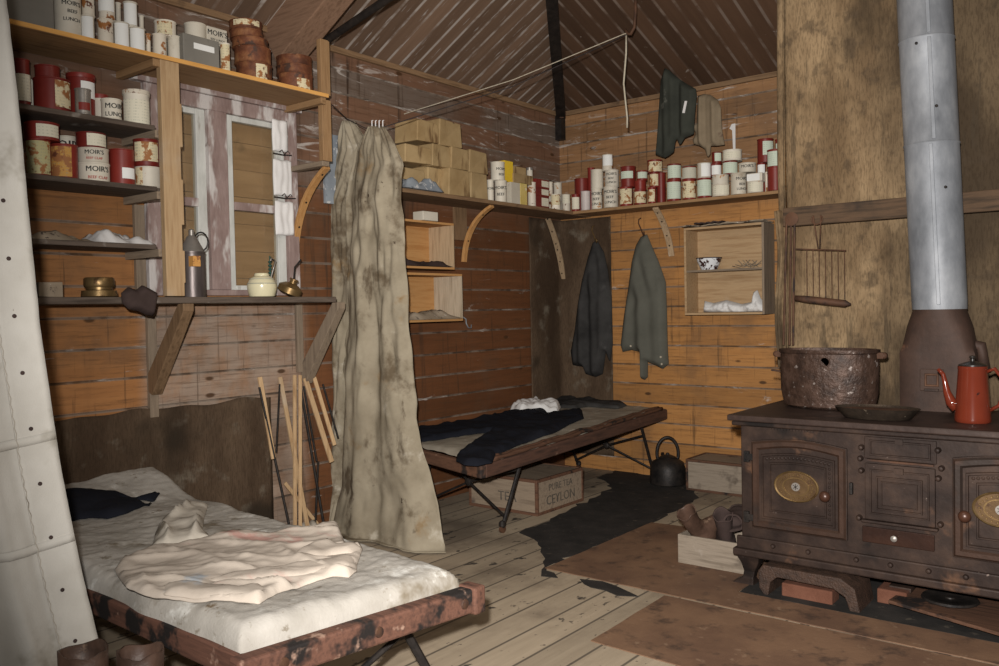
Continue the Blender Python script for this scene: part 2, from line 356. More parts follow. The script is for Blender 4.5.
# ------------------------------------------------------------------ mesh building
class MB:
    def __init__(s): s.v = []; s.f = []; s.mi = []; s.cur = 0
    def add(s, vs, fs):
        o = len(s.v); s.v += [V(p) for p in vs]
        s.f += [[i + o for i in f] for f in fs]; s.mi += [s.cur] * len(fs); return s
    def box(s, lo, hi, M4=None):
        (a, b, c), (d, e, f) = lo, hi
        vs = [V(p) for p in ((a, b, c), (d, b, c), (d, e, c), (a, e, c), (a, b, f), (d, b, f), (d, e, f), (a, e, f))]
        if M4 is not None: vs = [M4 @ p for p in vs]
        return s.add(vs, [(0, 3, 2, 1), (4, 5, 6, 7), (0, 1, 5, 4), (1, 2, 6, 5), (2, 3, 7, 6), (3, 0, 4, 7)])
    def cbox(s, c, size, M4=None):
        return s.box([c[i] - size[i] / 2 for i in range(3)], [c[i] + size[i] / 2 for i in range(3)], M4)
    def bar(s, a, b, w, h, up=(0, 0, 1)):
        """box from a to b, w across, h along 'up'"""
        a = V(a); b = V(b); d = b - a; L = d.length; d.normalize()
        up = V(up); r = d.cross(up)
        if r.length < 1e-4: r = d.cross(V((1, 0, 0)))
        r.normalize(); u = r.cross(d)
        m4 = Matrix((r, d, u)).transposed().to_4x4(); m4.translation = a
        return s.box((-w / 2, 0, -h / 2), (w / 2, L, h / 2), m4)
    def tube(s, pts, r, seg=8, caps=True):
        pts = [V(p) for p in pts]; n = len(pts)
        rr = r if isinstance(r, (list, tuple)) else [r] * n
        t0 = (pts[1] - pts[0]).normalized()
        ref = V((0, 0, 1)) if abs(t0.z) < .9 else V((1, 0, 0))
        u = t0.cross(ref).normalized(); vs = []
        for i, p in enumerate(pts):
            t = (pts[min(i + 1, n - 1)] - pts[max(i - 1, 0)])
            t = t.normalized() if t.length > 1e-9 else t0
            u = (u - t * u.dot(t)); u = u.normalized() if u.length > 1e-6 else t.orthogonal().normalized()
            w = t.cross(u)
            for k in range(seg):
                a = 2 * PI * k / seg; vs.append(p + (u * math.cos(a) + w * math.sin(a)) * rr[i])
        fs = [(i * seg + k, i * seg + (k + 1) % seg, (i + 1) * seg + (k + 1) % seg, (i + 1) * seg + k) for i in range(n - 1) for k in range(seg)]
        if caps: fs += [tuple(range(seg - 1, -1, -1)), tuple(range((n - 1) * seg, n * seg))]
        return s.add(vs, fs)
    def lathe(s, prof, c=(0, 0, 0), seg=28, M4=None, sx=1, sy=1, caps=True):
        """prof: list of (radius, z)"""
        vs = []; n = len(prof); c = V(c)
        for r, z in prof:
            for k in range(seg):
                a = 2 * PI * k / seg; p = V((r * math.cos(a) * sx, r * math.sin(a) * sy, z))
                vs.append((M4 @ p if M4 is not None else p) + c)
        fs = [(i * seg + k, i * seg + (k + 1) % seg, (i + 1) * seg + (k + 1) % seg, (i + 1) * seg + k) for i in range(n - 1) for k in range(seg)]
        if caps: fs += [tuple(range(seg - 1, -1, -1)), tuple(range((n - 1) * seg, n * seg))]
        return s.add(vs, fs)
    def prism(s, poly, vec):
        """polygon of 3D points extruded by vec"""
        n = len(poly); vec = V(vec); p = [V(q) for q in poly]
        return s.add(p + [q + vec for q in p], [tuple(range(n - 1, -1, -1)), tuple(range(n, 2 * n))] + [(i, (i + 1) % n, n + (i + 1) % n, n + i) for i in range(n)])
    def grid(s, nu, nv, fn):
        vs = [fn(i / (nu - 1), j / (nv - 1)) for j in range(nv) for i in range(nu)]
        return s.add(vs, [(j * nu + i, j * nu + i + 1, (j + 1) * nu + i + 1, (j + 1) * nu + i) for j in range(nv - 1) for i in range(nu - 1)])
    def build(s, name, mat, parent=None, smooth=False, bevel=0, base=None, fix=True, solid=0, jit=0):
        me = bpy.data.meshes.new(name)
        if base is None and parent is None:
            xs = [p.x for p in s.v]; ys = [p.y for p in s.v]; zs = [p.z for p in s.v]
            base = V(((min(xs) + max(xs)) / 2, (min(ys) + max(ys)) / 2, min(zs)))
        off = V(base) if base is not None else V((0, 0, 0))
        org = off.copy()
        if parent is not None:
            W = world_loc(parent); org = W; off = V((0, 0, 0))
        vs = [p - org for p in s.v]
        me.from_pydata([tuple(p) for p in vs], [], s.f)
        bm = bmesh.new(); bm.from_mesh(me)
        if fix: bmesh.ops.recalc_face_normals(bm, faces=bm.faces)
        if jit:
            for q in bm.verts:
                q.co += V(noise.noise_vector(q.co * 9)) * jit
        bm.to_mesh(me); bm.free()
        mats = mat if isinstance(mat, (list, tuple)) else [mat]
        for m_ in mats: me.materials.append(m_)
        if len(mats) > 1:
            for p, i in zip(me.polygons, s.mi): p.material_index = i
        if smooth:
            for p in me.polygons: p.use_smooth = True
        o = bpy.data.objects.new(name, me); COL.objects.link(o)
        if parent is not None: o.parent = parent
        else: o.location = off
        if solid:
            md = o.modifiers.new('thickness', 'SOLIDIFY'); md.thickness = solid; md.offset = 0
        if bevel:
            md = o.modifiers.new('edge', 'BEVEL'); md.width = bevel; md.segments = 2; md.limit_method = 'ANGLE'; md.angle_limit = rad(40)
            if smooth is None: pass
        if smooth and smooth != 'all':
            try: me.set_sharp_from_angle(angle=rad(42))
            except Exception: pass
        return o
def world_loc(o):
    p = V((0, 0, 0))
    while o is not None: p += V(o.location); o = o.parent
    return p
def tag(o, label, cat=None, group=None, kind=None):
    if label: o['label'] = label
    if cat: o['category'] = cat
    if group: o['group'] = group
    if kind: o['kind'] = kind
    return o
def thing(name, label, cat, loc, group=None):
    o = bpy.data.objects.new(name, None); COL.objects.link(o); o.location = loc; o.empty_display_size = .05
    return tag(o, label, cat, group)
def struct(mb, name, mat, label=None, parent=None, **kw):
    o = mb.build(name, mat, parent, **kw); o['kind'] = 'structure'
    if label: o['label'] = label; 
    return o
W0 = V((0, 0, 0))

def inside(p, poly):
    x, y = p; c = False; n = len(poly); j = n - 1
    for i in range(n):
        xi, yi = poly[i]; xj, yj = poly[j]
        if (yi > y) != (yj > y) and x < (xj - xi) * (y - yi) / (yj - yi) + xi: c = not c
        j = i
    return c
def nearest(p, poly):
    best = None; P = V((p[0], p[1]))
    for i in range(len(poly)):
        a = V(poly[i - 1]); b = V(poly[i]); d = b - a; L = d.length_squared
        t = 0 if L == 0 else max(0, min(1, (P - a).dot(d) / L)); q = a + d * t
        e = (P - q).length
        if best is None or e < best[0]: best = (e, q)
    return best
def puff(mb, poly, res, height, place, edge=.03, h0=0.004, back=True):
    """cloth shape: 2D outline filled by a grid, height(u,v,d) above the outline plane; place(u,v,h) -> world"""
    xs = [p[0] for p in poly]; ys = [p[1] for p in poly]
    x0, y0 = min(xs), min(ys); nx = int((max(xs) - x0) / res) + 2; ny = int((max(ys) - y0) / res) + 2
    cells = [(i, j) for i in range(nx) for j in range(ny) if inside((x0 + (i + .5) * res, y0 + (j + .5) * res), poly)]
    cs = set(cells); idx = {}; vs = []; info = []
    def vid(i, j):
        if (i, j) in idx: return idx[(i, j)]
        p = (x0 + i * res, y0 + j * res)
        full = all((i - a, j - b) in cs for a in (0, 1) for b in (0, 1))
        d, q = nearest(p, poly)
        if not full: p = (q[0], q[1]); d = 0
        idx[(i, j)] = len(info); info.append((p[0], p[1], d, full)); return idx[(i, j)]
    fs = [(vid(i, j), vid(i + 1, j), vid(i + 1, j + 1), vid(i, j + 1)) for i, j in cells]
    n = len(info)
    for (u, v, d, full) in info:
        k = min(1, d / edge); k = math.sin(k * PI / 2)
        vs.append(place(u, v, h0 + (height(u, v, d) * k if full else 0)))
    if back:
        for (u, v, d, full) in info: vs.append(place(u, v, 0 if full else 0))
        from collections import Counter
        cnt = {}
        for f in fs:
            for a, b in zip(f, f[1:] + f[:1]): cnt[(a, b)] = 1
        bf = [tuple(n + i for i in reversed(f)) for f in fs]
        rim = [(a, b, n + b, n + a) for (a, b) in cnt if (b, a) not in cnt]
        rim = [tuple(reversed(r)) for r in rim]
        fs = fs + bf + rim
    return mb.add(vs, fs)

# lettering
_tc = {}
def glyphs(body, size):
    k = (body, size)
    if k in _tc: return _tc[k]
    cu = bpy.data.curves.new('lettering', 'FONT'); cu.body = body; cu.size = size; cu.align_x = 'CENTER'; cu.align_y = 'CENTER'
    cu.resolution_u = 2; cu.offset = 0
    o = bpy.data.objects.new('tmp', cu); COL.objects.link(o)
    dg = bpy.context.evaluated_depsgraph_get(); dg.update()
    me = bpy.data.meshes.new_from_object(o.evaluated_get(dg))
    bm = bmesh.new(); bm.from_mesh(me)
    bmesh.ops.triangulate(bm, faces=bm.faces)
    r = ([tuple(v.co) for v in bm.verts], [tuple(v.index for v in f.verts) for f in bm.faces])
    bm.free(); bpy.data.objects.remove(o); bpy.data.meshes.remove(me); _tc[k] = r
    return r
def text_flat(mb, body, size, c, right, up, out, lift=.0015, squeeze=1.0):
    vs, fs = glyphs(body, size); c = V(c); R_ = V(right).normalized(); U_ = V(up).normalized(); O_ = V(out).normalized()
    for q in (-.018, .018): mb.add([c + R_ * ((x + q * size) * squeeze) + U_ * y + O_ * (lift + q * .005) for x, y, z in vs], fs)
def text_round(mb, body, size, c, z, r, ang, squeeze=1.0, lift=.0012):
    vs, fs = glyphs(body, size); R = r + lift
    for q in (-.022, .0, .022): mb.add([V((c[0] + (R + q * .01) * math.cos(ang + (x + q * size) * squeeze / r), c[1] + (R + q * .01) * math.sin(ang + (x + q * size) * squeeze / r), z + y)) for x, y, _ in vs], fs)

# ------------------------------------------------------------------ room shell
EAVE = 2.885
def boards(along, a0, a1, z0, z1, holes=()):
    """horizontal tongue-and-groove boards; the front face lies on 0, grooves cut 7 mm in; along 'y' = left wall"""
    mb = MB(); g = .007; ch = .005; back = -.05
    ks = range(-8, 15)
    for k in ks:
        za = 1.0 + k * PITCH; zb = za + PITCH
        if zb <= z0 or za >= z1: continue
        za = max(za, z0); zb = min(zb, z1)
        cuts = [za, zb]
        for (h0, h1, hz0, hz1) in holes:
            for q in (hz0, hz1):
                if za < q < zb: cuts.append(q)
        cuts.sort()
        for lo, hi in zip(cuts, cuts[1:]):
            segs = [(a0, a1)]
            for (h0, h1, hz0, hz1) in holes:
                if lo >= hz0 - 1e-6 and hi <= hz1 + 1e-6: segs = [(a0, h0), (h1, a1)]
            for s0, s1 in segs:
                pr = [(back, lo), (-g, lo), (0, lo + ch), (0, hi - ch), (-g, hi), (back, hi)]
                if lo != za: pr[1] = (0, lo); 
                if hi != zb: pr[4] = (0, hi)
                if along == 'y': poly = [V((d, s0, z)) for d, z in pr]; mb.prism(poly, (0, s1 - s0, 0))
                else: poly = [V((s0, -d, z)) for d, z in pr]; mb.prism(poly, (s1 - s0, 0, 0))
    return mb
WY0, WY1, WZ0, WZ1 = -3.62, -2.70, 1.40, 2.44
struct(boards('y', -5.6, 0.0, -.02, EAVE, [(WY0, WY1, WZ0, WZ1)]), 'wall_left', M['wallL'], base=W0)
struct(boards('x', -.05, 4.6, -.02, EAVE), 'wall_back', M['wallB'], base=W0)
fl = MB().box((-.05, -6.6, -.05), (4.8, .05, 0)); struct(fl, 'floor', M['floor'], base=W0)
AL, BE = math.tan(rad(29)), math.tan(rad(19.5))
hx = 2.3; hz = EAVE + hx * AL; hy = -(hz - EAVE) / BE
def hip(x): return V((x, -x * AL / BE, EAVE + x * AL))
T = V((0, 0, .04))
H1 = hip(1.9)
c1 = [V((-.06, -5.6, EAVE - .06 * AL)), V((-.06, .0, EAVE - .06 * AL)), V((0, 0, EAVE)), H1, V((1.9, -5.6, H1.z))]
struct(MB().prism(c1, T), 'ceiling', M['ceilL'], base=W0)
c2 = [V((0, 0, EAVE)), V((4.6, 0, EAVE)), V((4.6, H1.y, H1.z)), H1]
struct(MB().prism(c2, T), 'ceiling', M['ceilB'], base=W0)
# eave battens
tl = MB().bar((.012, -5.6, EAVE - .012), (.012, 0, EAVE - .012), .024, .034)
struct(tl, 'trim_1', wood('brown', 'y'), base=W0)
tb = MB().bar((0, -.012, EAVE - .012), (4.5, -.012, EAVE - .012), .024, .034)
struct(tb, 'trim_2', wood('brown', 'x'), base=W0)
# black hip rafter running down to the corner, with its lower stub against the corner post
hb = MB()
dn = V((0, 0, -.045))
hb.bar(V((.06, -.06, EAVE - .02)) , hip(1.85) + V((0, 0, -.05)), .075, .085)
hb.box((.012, -.075, 2.66), (.072, -.015, EAVE + .01))
struct(hb, 'trim_3', M['black'], 'black hip rafter in the far corner of the ceiling', base=W0)
rg = MB(); c = V((.085, -.085, 2.86))
rg.tube([c + CR * (.03 * math.cos(t * PI / 8)) + V((0, 0, .03 * math.sin(t * PI / 8))) for t in range(17)], .006, 6, caps=False)
tag(rg.build('iron_ring', M['ironrust'], smooth=True), 'small rusty iron ring fixed on the black corner rafter', 'ring')
# broad brown rafter on the left wall and the thin black tie pole beside it
br = MB(); a = V((.0, -2.80, EAVE - .10)); b = V((1.9, -2.80, EAVE - .10 + 1.9 * AL))
br.bar(a + V((0.03, 0, 0)), b, .16, .24)
struct(br, 'trim_4', woodm('rafter wood', (.13, .072, .044), (.22, .13, .083), 'x'), 'broad brown rafter rising from the left wall', base=W0, bevel=.006)
tp = MB().tube([V((.3, -2.69, 2.80)), V((1.7, -2.69, 2.80 + 1.4 * math.tan(rad(13))))], .022, 10)
struct(tp, 'trim_5', M['black'], 'thin black tie pole beside the brown rafter', base=W0, smooth=True)

# sackcloth nailed over the walls
def sheet(name, pts_fn, nu, nv, mat, label, cat, solid=.004, **kw):
    mb = MB().grid(nu, nv, pts_fn)
    return tag(mb.build(name, mat, smooth='all', fix=False, solid=solid, base=W0, **kw), label, cat)
def nz(x, y, z, k=1.0): return noise.noise(V((x * k, y * k, z * k)))
def f(u, v):
    y = -5.2 + u * 2.28; z = .0 + v * (.84 + .02 * nz(y, 0, 0, 5))
    return V((.016 + .007 * nz(y, z, 3, 3) + .004 * nz(y, z, 1, 11), y, z))
sheet('wall_hanging', f, 90, 30, M['sackdark'], 'dark stained sackcloth nailed low along the left wall behind the near bed', 'wall cloth')
def f(u, v):
    s_ = -.46 + u * .94; z = .12 + v * 1.89
    o = .014 + .006 * nz(s_, z, 3, 4)
    k = .06
    if s_ < -k: return V((o, s_, z))
    if s_ > k: return V((s_, -o, z))
    t = (s_ + k) / (2 * k)
    return V((max(o, k * t + o * (1 - t)) if t > .5 else o + (t * .03), min(-o, -k * (1 - t)) if t < .5 else -o - ((1 - t) * .03), z))
sheet('wall_hanging', f, 60, 60, M['sackdark'], 'dark brown sackcloth wrapped round the far corner behind the black coat', 'wall cloth')
# the tall sackcloth partition behind the stove
def f(u, v):
    x = 2.275 + u * 2.1; z = .0 + v * 3.3
    w = .012 * math.sin(x * 21 + .5 * nz(x, z, 0, 1.5)) + .02 * nz(x, z * .5, 7, 2.2) + .006 * nz(x, z, 2, 8)
    return V((x + .012 * nz(0, z, 1, 2) * (1 - u), -1.13 + w * (.3 + .7 * min(1, u * 12)), z))
sheet('sackcloth_partition', f, 110, 90, M['sack'], 'tall soot stained sackcloth partition hanging behind the stove', 'partition')
def f(u, v):
    z = 1.02 + v * 2.3; a = u * 2 * PI * .92
    r = .018 + .004 * nz(a, z, 3, 2)
    cx = 2.262 + .012 * nz(0, z, 2, 1.7)
    return V((cx + r * 1.0 * math.cos(a), -1.16 + r * .8 * math.sin(a), z))
sheet('rolled_hem', f, 14, 50, M['sack'], 'rolled hem of sackcloth standing upright at the left edge of the partition', 'cloth roll')
# ------------------------------------------------------------------ left wall joinery
def L(px, py, X): return on_left(px, py, X)
def shelf_board(name, lo, hi, mat, label, cat='shelf', bev=.003, group=None):
    return tag(MB().box(lo, hi).build(name, mat, bevel=bev), label, cat, group)
ZT = 2.487
o = shelf_board('wall_shelf', (.012, -5.3, ZT - .022), (.35, -2.735, ZT), wood('top', 'y'), 'long bright orange edged top shelf above the window carrying many tins')
MB().box((.3502, -5.3, ZT - .020), (.353, -2.735, ZT - .001)).build('front_edge', woodm('bright orange edge', (.52, .25, .06), (.64, .34, .10), 'y'), o)
post_y0, post_y1 = L(161, 90, .35).y, L(179, 90, .35).y
z0p = 1.387; z1p = ZT - .022
o_ = []
zz = [z0p + .002, 1.45, 1.45, 1.60, 1.60, 1.72, 1.72, 1.93, 1.93, 2.08, 2.08, 2.28, 2.28, z1p]
ww = [0, 0, .006, .006, -.004, -.004, .008, .008, .0, .0, .012, .012, .004, .004]
poly = [V((.315, post_y1 + w, z)) for z, w in zip(zz, ww)] + [V((.315, post_y0, z1p)), V((.315, post_y0, z0p + .002))]
tag(MB().prism(poly, (.035, 0, 0)).build('shelf_post', wood('raw', 'z'), bevel=.003), 'pale notched wooden post standing on the counter left of the window', 'post')
pm_ = (post_y0 + post_y1) / 2
SH = []
for i, (py, X, lab, mt) in enumerate([(127, .30, 'dark shelf with red tins, second shelf down left of the window', 'dark'), (187.5, .30, 'dark shelf with rusty tins, third shelf down left of the window', 'dark'), (245, .28, 'lowest dark shelf left of the window strewn with torn paper', 'dark')]):
    z = L(165, py, X).z; SH.append(z)
    shelf_board('wall_shelf', (.012, -5.3, z - .022), (X, post_y0 - .004 + .03 * 0, z), wood(mt, 'y'), lab)
    bk = MB().bar((.012, pm_ - .045, z - .040), (.312, pm_ - .045, z - .040), .028, .034)
    tag(bk.build('shelf_bearer', wood('grey', 'x')), ['short bearer under the second shelf beside the pale post', 'short bearer under the third shelf beside the pale post', 'short bearer under the lowest shelf beside the pale post'][i], 'bracket')
# bearers under the top shelf
for y, lab in ((pm_ + .0, 'bearer under the top shelf resting on the pale post'), (-2.765, 'bearer under the right end of the top shelf')):
    tag(MB().bar((.012, y - (.06 if y < -3 else 0), ZT - .040), (.345, y - (.06 if y < -3 else 0), ZT - .040), .035, .034).build('shelf_bearer', wood('top', 'x'), bevel=.003), lab, 'bracket')
ZC = 1.385
cb = MB()
cb.box((.012, -5.3, ZC - .030), (.37, -2.73, ZC))
tag(cb.build('counter_shelf', wood('dark', 'y'), bevel=.005), 'long dark narrow counter shelf below the window', 'counter')
# right hand post with stave bracket
yR = L(323, 60, .30).y
tag(MB().box((.285, yR - .032, 2.13), (.32, yR + .032, ZT - .024)).box((.285, yR - .032, ZT + .001), (.32, yR + .032, 2.79)).build('shelf_post', wood('top', 'z'), bevel=.003), 'upright post right of the window running up past the top shelf to the ceiling', 'post')
tag(MB().bar((.012, yR - .01, 2.115), (.315, yR - .01, 2.115), .05, .028).build('shelf_bearer', wood('grey', 'x'), bevel=.003), 'grey cross bar under the upright post right of the window', 'bracket')
def stave(name, p0, p1, bulge, w, t, mat, label, cat='bracket', nails=4, n=10):
    p0 = V(p0); p1 = V(p1); mid = (p0 + p1) / 2 + V(bulge); c = mid * 2 - (p0 + p1) / 2
    P = [p0 * (1 - s) ** 2 + c * 2 * s * (1 - s) + p1 * s * s for s in [i / n for i in range(n + 1)]]
    side = (p1 - p0).cross(V(bulge)).normalized()
    mb = MB(); vs = []
    for i, p in enumerate(P):
        tg = (P[min(i + 1, n)] - P[max(i - 1, 0)]).normalized(); nn = tg.cross(side)
        ws = w * (1 - .25 * abs(i / n - .5))
        for a, b in ((-1, -1), (1, -1), (1, 1), (-1, 1)): vs.append(p + side * ws / 2 * a + nn * t / 2 * b)
    fs = [(0, 1, 2, 3), tuple(4 * n + k for k in (3, 2, 1, 0))]
    for i in range(n):
        for k in range(4): fs.append((4 * i + k, 4 * i + (k + 1) % 4, 4 * i + 4 + (k + 1) % 4, 4 * i + 4 + k))
    mb.add(vs, fs); o = tag(mb.build(name, mat, bevel=.002), label, cat)
    for k in range(nails):
        i = int((k + .5) / nails * n); tg = (P[min(i + 1, n)] - P[max(i - 1, 0)]).normalized(); nn = tg.cross(side)
        sgn = 1 if nn.dot(CAM - P[i]) > 0 else -1
        q = P[i] + nn * sgn * t / 2
        MB().tube([q - nn * sgn * .004, q + nn * sgn * .003], .006, 8).build('nail', M['black'], o)
    return o
wl = L(303, 246, 0)
stave('stave_bracket', (.30, yR + .01, 2.10), (.010, yR + .01, wl.z), (-.05, 0, .035), .045, .02, wood('orange', 'z'), 'large curved barrel stave bracket below the upright post right of the window', nails=3)
# struts and battens under the counter
for (t, b, lab) in (((183, 303), (150, 386), 'dark diagonal strut under the counter below the pale post'), ((333, 306), (303, 376), 'grey diagonal strut under the right end of the counter')):
    B = L(b[0], b[1], .03); A = L(t[0], t[1], .31); yy = (B.y)
    z = ZC - .03
    pr = [V((.012, yy, B.z - .03)), V((.045, yy, B.z - .045)), V((.345, yy, z - .035)), V((.345, yy, z)), V((.30, yy, z)), V((.012, yy, B.z + .06))]
    tag(MB().prism(pr, (0, .055, 0)).build('diagonal_strut', wood('brown' if b[0] < 200 else 'grey', 'z'), bevel=.003), lab, 'bracket')
for px, z0, z1, w, lab in ((152, .80, 1.352, .045, 'thin vertical batten on the wall under the pale post'), (300, .96, 1.352, .04, 'thin vertical batten on the wall under the right end of the counter'), (143, 1.392, 1.84, .05, 'thin vertical batten on the wall left of the window')):
    y = L(px, 340, .02).y
    tag(MB().box((.001, y - w / 2, z0), (.026, y + w / 2, z1)).build('wall_batten', wood('grey', 'z'), bevel=.002), lab, 'batten')

# ------------------------------------------------------------------ window
def yl(px, X=0.0): return L(px, 200, X).y
wn = bpy.data.objects.new('window_1', None); COL.objects.link(wn); wn.location = (0, -3.2, WZ0); wn['kind'] = 'structure'
wn['label'] = 'weathered two light window with flaking mauve frame and white sashes'
fr = MB()
ym0, ym1 = yl(210, .03), yl(229, .03)
fr.box((-.06, WY0, WZ0), (.03, WY0 + .07, WZ1)); fr.box((-.06, WY1 - .075, WZ0), (.03, WY1, WZ1))
fr.box((-.06, WY0 + .07, WZ1 - .075), (.0285, WY1 - .075, WZ1)); fr.box((-.06, WY0 + .07, WZ0), (.0285, WY1 - .075, WZ0 + .03)); fr.box((-.055, ym0, WZ0 + .03), (.032, ym1, WZ1 - .075))
fr.box((-.02, WY0 - .06, WZ1 + .0005), (.045, WY1 + .03, WZ1 + .055))
fr.build('window_frame', M['pinkpaint'], wn, bevel=.004)
for (a, b) in ((WY0 + .07, ym0), (ym1, WY1 - .075)):
    sa = MB(); w = .048
    x0, x1 = -.035, .005; zb, zt = WZ0 + .03, WZ1 - .075
    zm = L(245, 207, 0).z
    for (p, q) in ((a, a + w), (b - w * 1.15, b)): sa.box((x0, p, zb), (x1, q, zt))
    sa.box((x0, a + w, zt - .03), (x1 - .001, b - w * 1.15, zt)); sa.box((x0, a + w, zb), (x1 - .001, b - w * 1.15, zb + .025))
    so = sa.build('sash', M['whitepaint'], wn, bevel=.003)
    MB().box((x0 + .004, a + w, zm - .022), (x1 + .006, b - w * 1.1, zm + .022)).build('glazing_bar', M['pinkpaint'], so, bevel=.003)
    for (p, q) in ((zb + .025, zm - .022), (zm + .022, zt - .03)):
        MB().box((-.018, a + w, p), (-.015, b - w * 1.15, q)).build('pane', M['glass'], so)
la = MB(); yy = yl(268, .01); zz_ = WZ0 + .10
for k in range(5): la.lathe([(.004, 0), (.011, .004), (.011, .010), (.004, .014)], (.012, yy, zz_ + k * .02), 10)
la.tube([(.012, yy, zz_ - .03), (.012, yy, zz_ + .12)], .004, 6)
la.build('casement_stay', pm('verdigris metal', ((.02, .05, .04), (.03, .09, .07)), k=9), wn)
bs = MB(); 
for k in range(8):
    z = WZ0 - .05 + k * .15; bs.box((-.13, WY0 - .05, z), (-.10 - .004 * (k % 2), WY1 + .05, z + .147))
struct(bs, 'trim_6', pm('weathered shutter boards', ((.34, .20, .10), (.52, .34, .19)), k=3, scale=(5, .5, 5), bump=.3, spots=[((.07, .045, .025), 3, .6, .15)], rnd=False), 'brown outer shutter boards seen through the window panes', base=W0)
# white linen sleeves tied against the window frame
sl = thing('hanging_sleeves', 'white linen sleeve tied in three lengths down the right window frame', 'cloth', L(283, 237, .035))
for k, (x0, x1, y0, y1) in enumerate(((272, 288, 118, 153), (273, 292, 158, 197), (275, 294, 200, 236))):
    a = L(x0, y0, .035); b = L(x1, y1, .035)
    pts = []
    for (fy, fz) in ((0, .02), (.15, 0), (.5, .03), (.8, 0), (1, .02), (1.02, .5), (1, .98), (.6, 1), (.2, .99), (0, 1), (-.03, .5)):
        pts.append((a.y + (b.y - a.y) * fy, a.z + (b.z - a.z) * fz))
    mb = MB(); puff(mb, pts, .008, lambda u, v, d: .010 + .0022 * math.sin(u * 150 + 2 * nz(u, v, k, 9)) + .006 * nz(u, v, k, 14), lambda u, v, h: V((.032 + h, u, v)), .015, .004)
    mb.build('sleeve', M['whitesleeve'], sl, smooth='all')
    if k < 2:
        z = L(283, (155, 198)[k], .04).z
        mb = MB()
        mb.tube([(.05, a.y - .01, z), (.058, (a.y + b.y) / 2, z - .004), (.05, b.y + .012, z + .003)], .004, 6)
        for sgn in (-1, 1): mb.tube([(.055, (a.y + b.y) / 2 + .01, z), (.075, (a.y + b.y) / 2 + .02 * sgn, z + .02), (.07, (a.y + b.y) / 2 + .035 * sgn, z + .008)], .0025, 5)
        mb.build('tie', M['darkcord'], sl)
# bluish tin sheet on the wall by the post
a = L(324, 133, .03); b = L(344, 205, .03)
tag(MB().box((.012, a.y, b.z), (.03, b.y + .05, a.z)).build('tin_sheet', M['bluegrey']), 'blue grey sheet leaning on the wall behind the top of the hanging canvas', 'sheet')

# ------------------------------------------------------------------ far shelves
ZS = 2.045
shelf_board('corner_shelf', (.012, -2.38, ZS - .026), (.30, -.012, ZS), wood('brown', 'y'), 'dark brown shelf on the left wall carrying wrapped parcels and tins')
shelf_board('corner_shelf', (.302, -.275, ZS - .022), (2.18, -.012, ZS), wood('top', 'x'), 'long shelf on the back wall carrying a double row of tins')
y = L(463, 262, 0).y
stave('stave_bracket', (.275, y, ZS - .036), (.010, y, L(463, 262, 0).z), (-.055, 0, .045), .045, .02, wood('orange', 'z'), 'curved stave bracket under the left wall shelf beside the small crates', nails=2)
tag(MB().box((.001, y - .10, 1.79), (.018, y + .03, ZS - .027)).build('backing_board', wood('brown', 'z')), 'brown backing board on the wall behind the left wall stave bracket', 'board')
P1 = on_back(564, 279, -.02)
stave('stave_bracket', (P1.x + .02, -.262, ZS - .036), (P1.x, -.034, P1.z), (0, .035, .0), .05, .015, wood('box', 'z'), 'long pale stave bracket beside the black coat in the corner', nails=6)
P1 = on_back(671, 256, -.02)
stave('stave_bracket', (P1.x, -.255, ZS - .034), (P1.x, -.008, P1.z), (0, .035, .018), .05, .015, wood('box', 'z'), 'short pale stave bracket between the green coat and the crate', nails=4)
def hook(p, label, r=.035, curl=1):
    """wire hook standing off the wall at p, ring below"""
    p = V(p); mb = MB()
    pts = [p + V((-.06 * 0 - .04, 0, .14)), p + V((-.055, -.01, .13)), p + V((-.052, -.02, .10)), p + V((-.03, -.02, .05)), p + V((-.004, -.03, 0)), p + V((.012, -.05, .006)), p + V((.012, -.055, .03))]
    mb.tube(pts, .005, 6)
    return tag(mb.build('wall_hook', M['brass'] if 'brass' in label else M['ironrust'], smooth='all'), label, 'hook')
hook(on_back(599, 243, -.03), 'bent brass coloured wall hook holding the black coat')
hook(on_back(646, 236, -.03), 'bent rusty wall hook holding the grey green coat')

# coats on the back wall
def coat(name, poly_px, Yp, mat, label, folds, thick=.05, extra=None):
    P = [on_back(x, y, Yp) for x, y in poly_px]; poly = [(p.x, p.z) for p in P]
    mb = MB(); top = max(p[1] for p in poly)
    def h(u, v, d):
        k = min(1, (top - v) / .5)
        return thick * (.45 + .55 * k) + sum(a * math.sin((u - c) * f * (1.3 - .4 * k)) * k for a, f, c in folds) + .012 * nz(u, v, 1, 7)
    puff(mb, poly, .011, h, lambda u, v, hh: V((u, Yp - hh, v)), .05, .006)
    return tag(mb.build(name, mat, smooth='all'), label, 'coat')
co = coat('hanging_coat', [(597, 240), (604, 252), (608, 270), (612, 300), (613, 345), (610, 362), (606, 352), (603, 374), (596, 377), (586, 374), (584, 367), (573, 365), (571, 352), (575, 330), (578, 305), (582, 282), (588, 258), (593, 243)], -.02, M['navygrey'],
     'ragged dusty black coat hanging on the dark sackcloth in the corner', [(.014, 42, 0), (.01, 75, .3)])
co = coat('hanging_coat', [(647, 234), (652, 246), (659, 262), (666, 282), (667, 310), (668, 350), (669, 364), (663, 369), (655, 365), (648, 362), (648, 377), (645, 380), (641, 378), (640, 352), (632, 350), (623, 352), (621, 345), (624, 318), (629, 285), (632, 262), (636, 246), (641, 237)], -.02, M['greygreen'],
     'plain grey green canvas coat hanging on the orange boards', [(.012, 34, .1), (.008, 60, .5)])
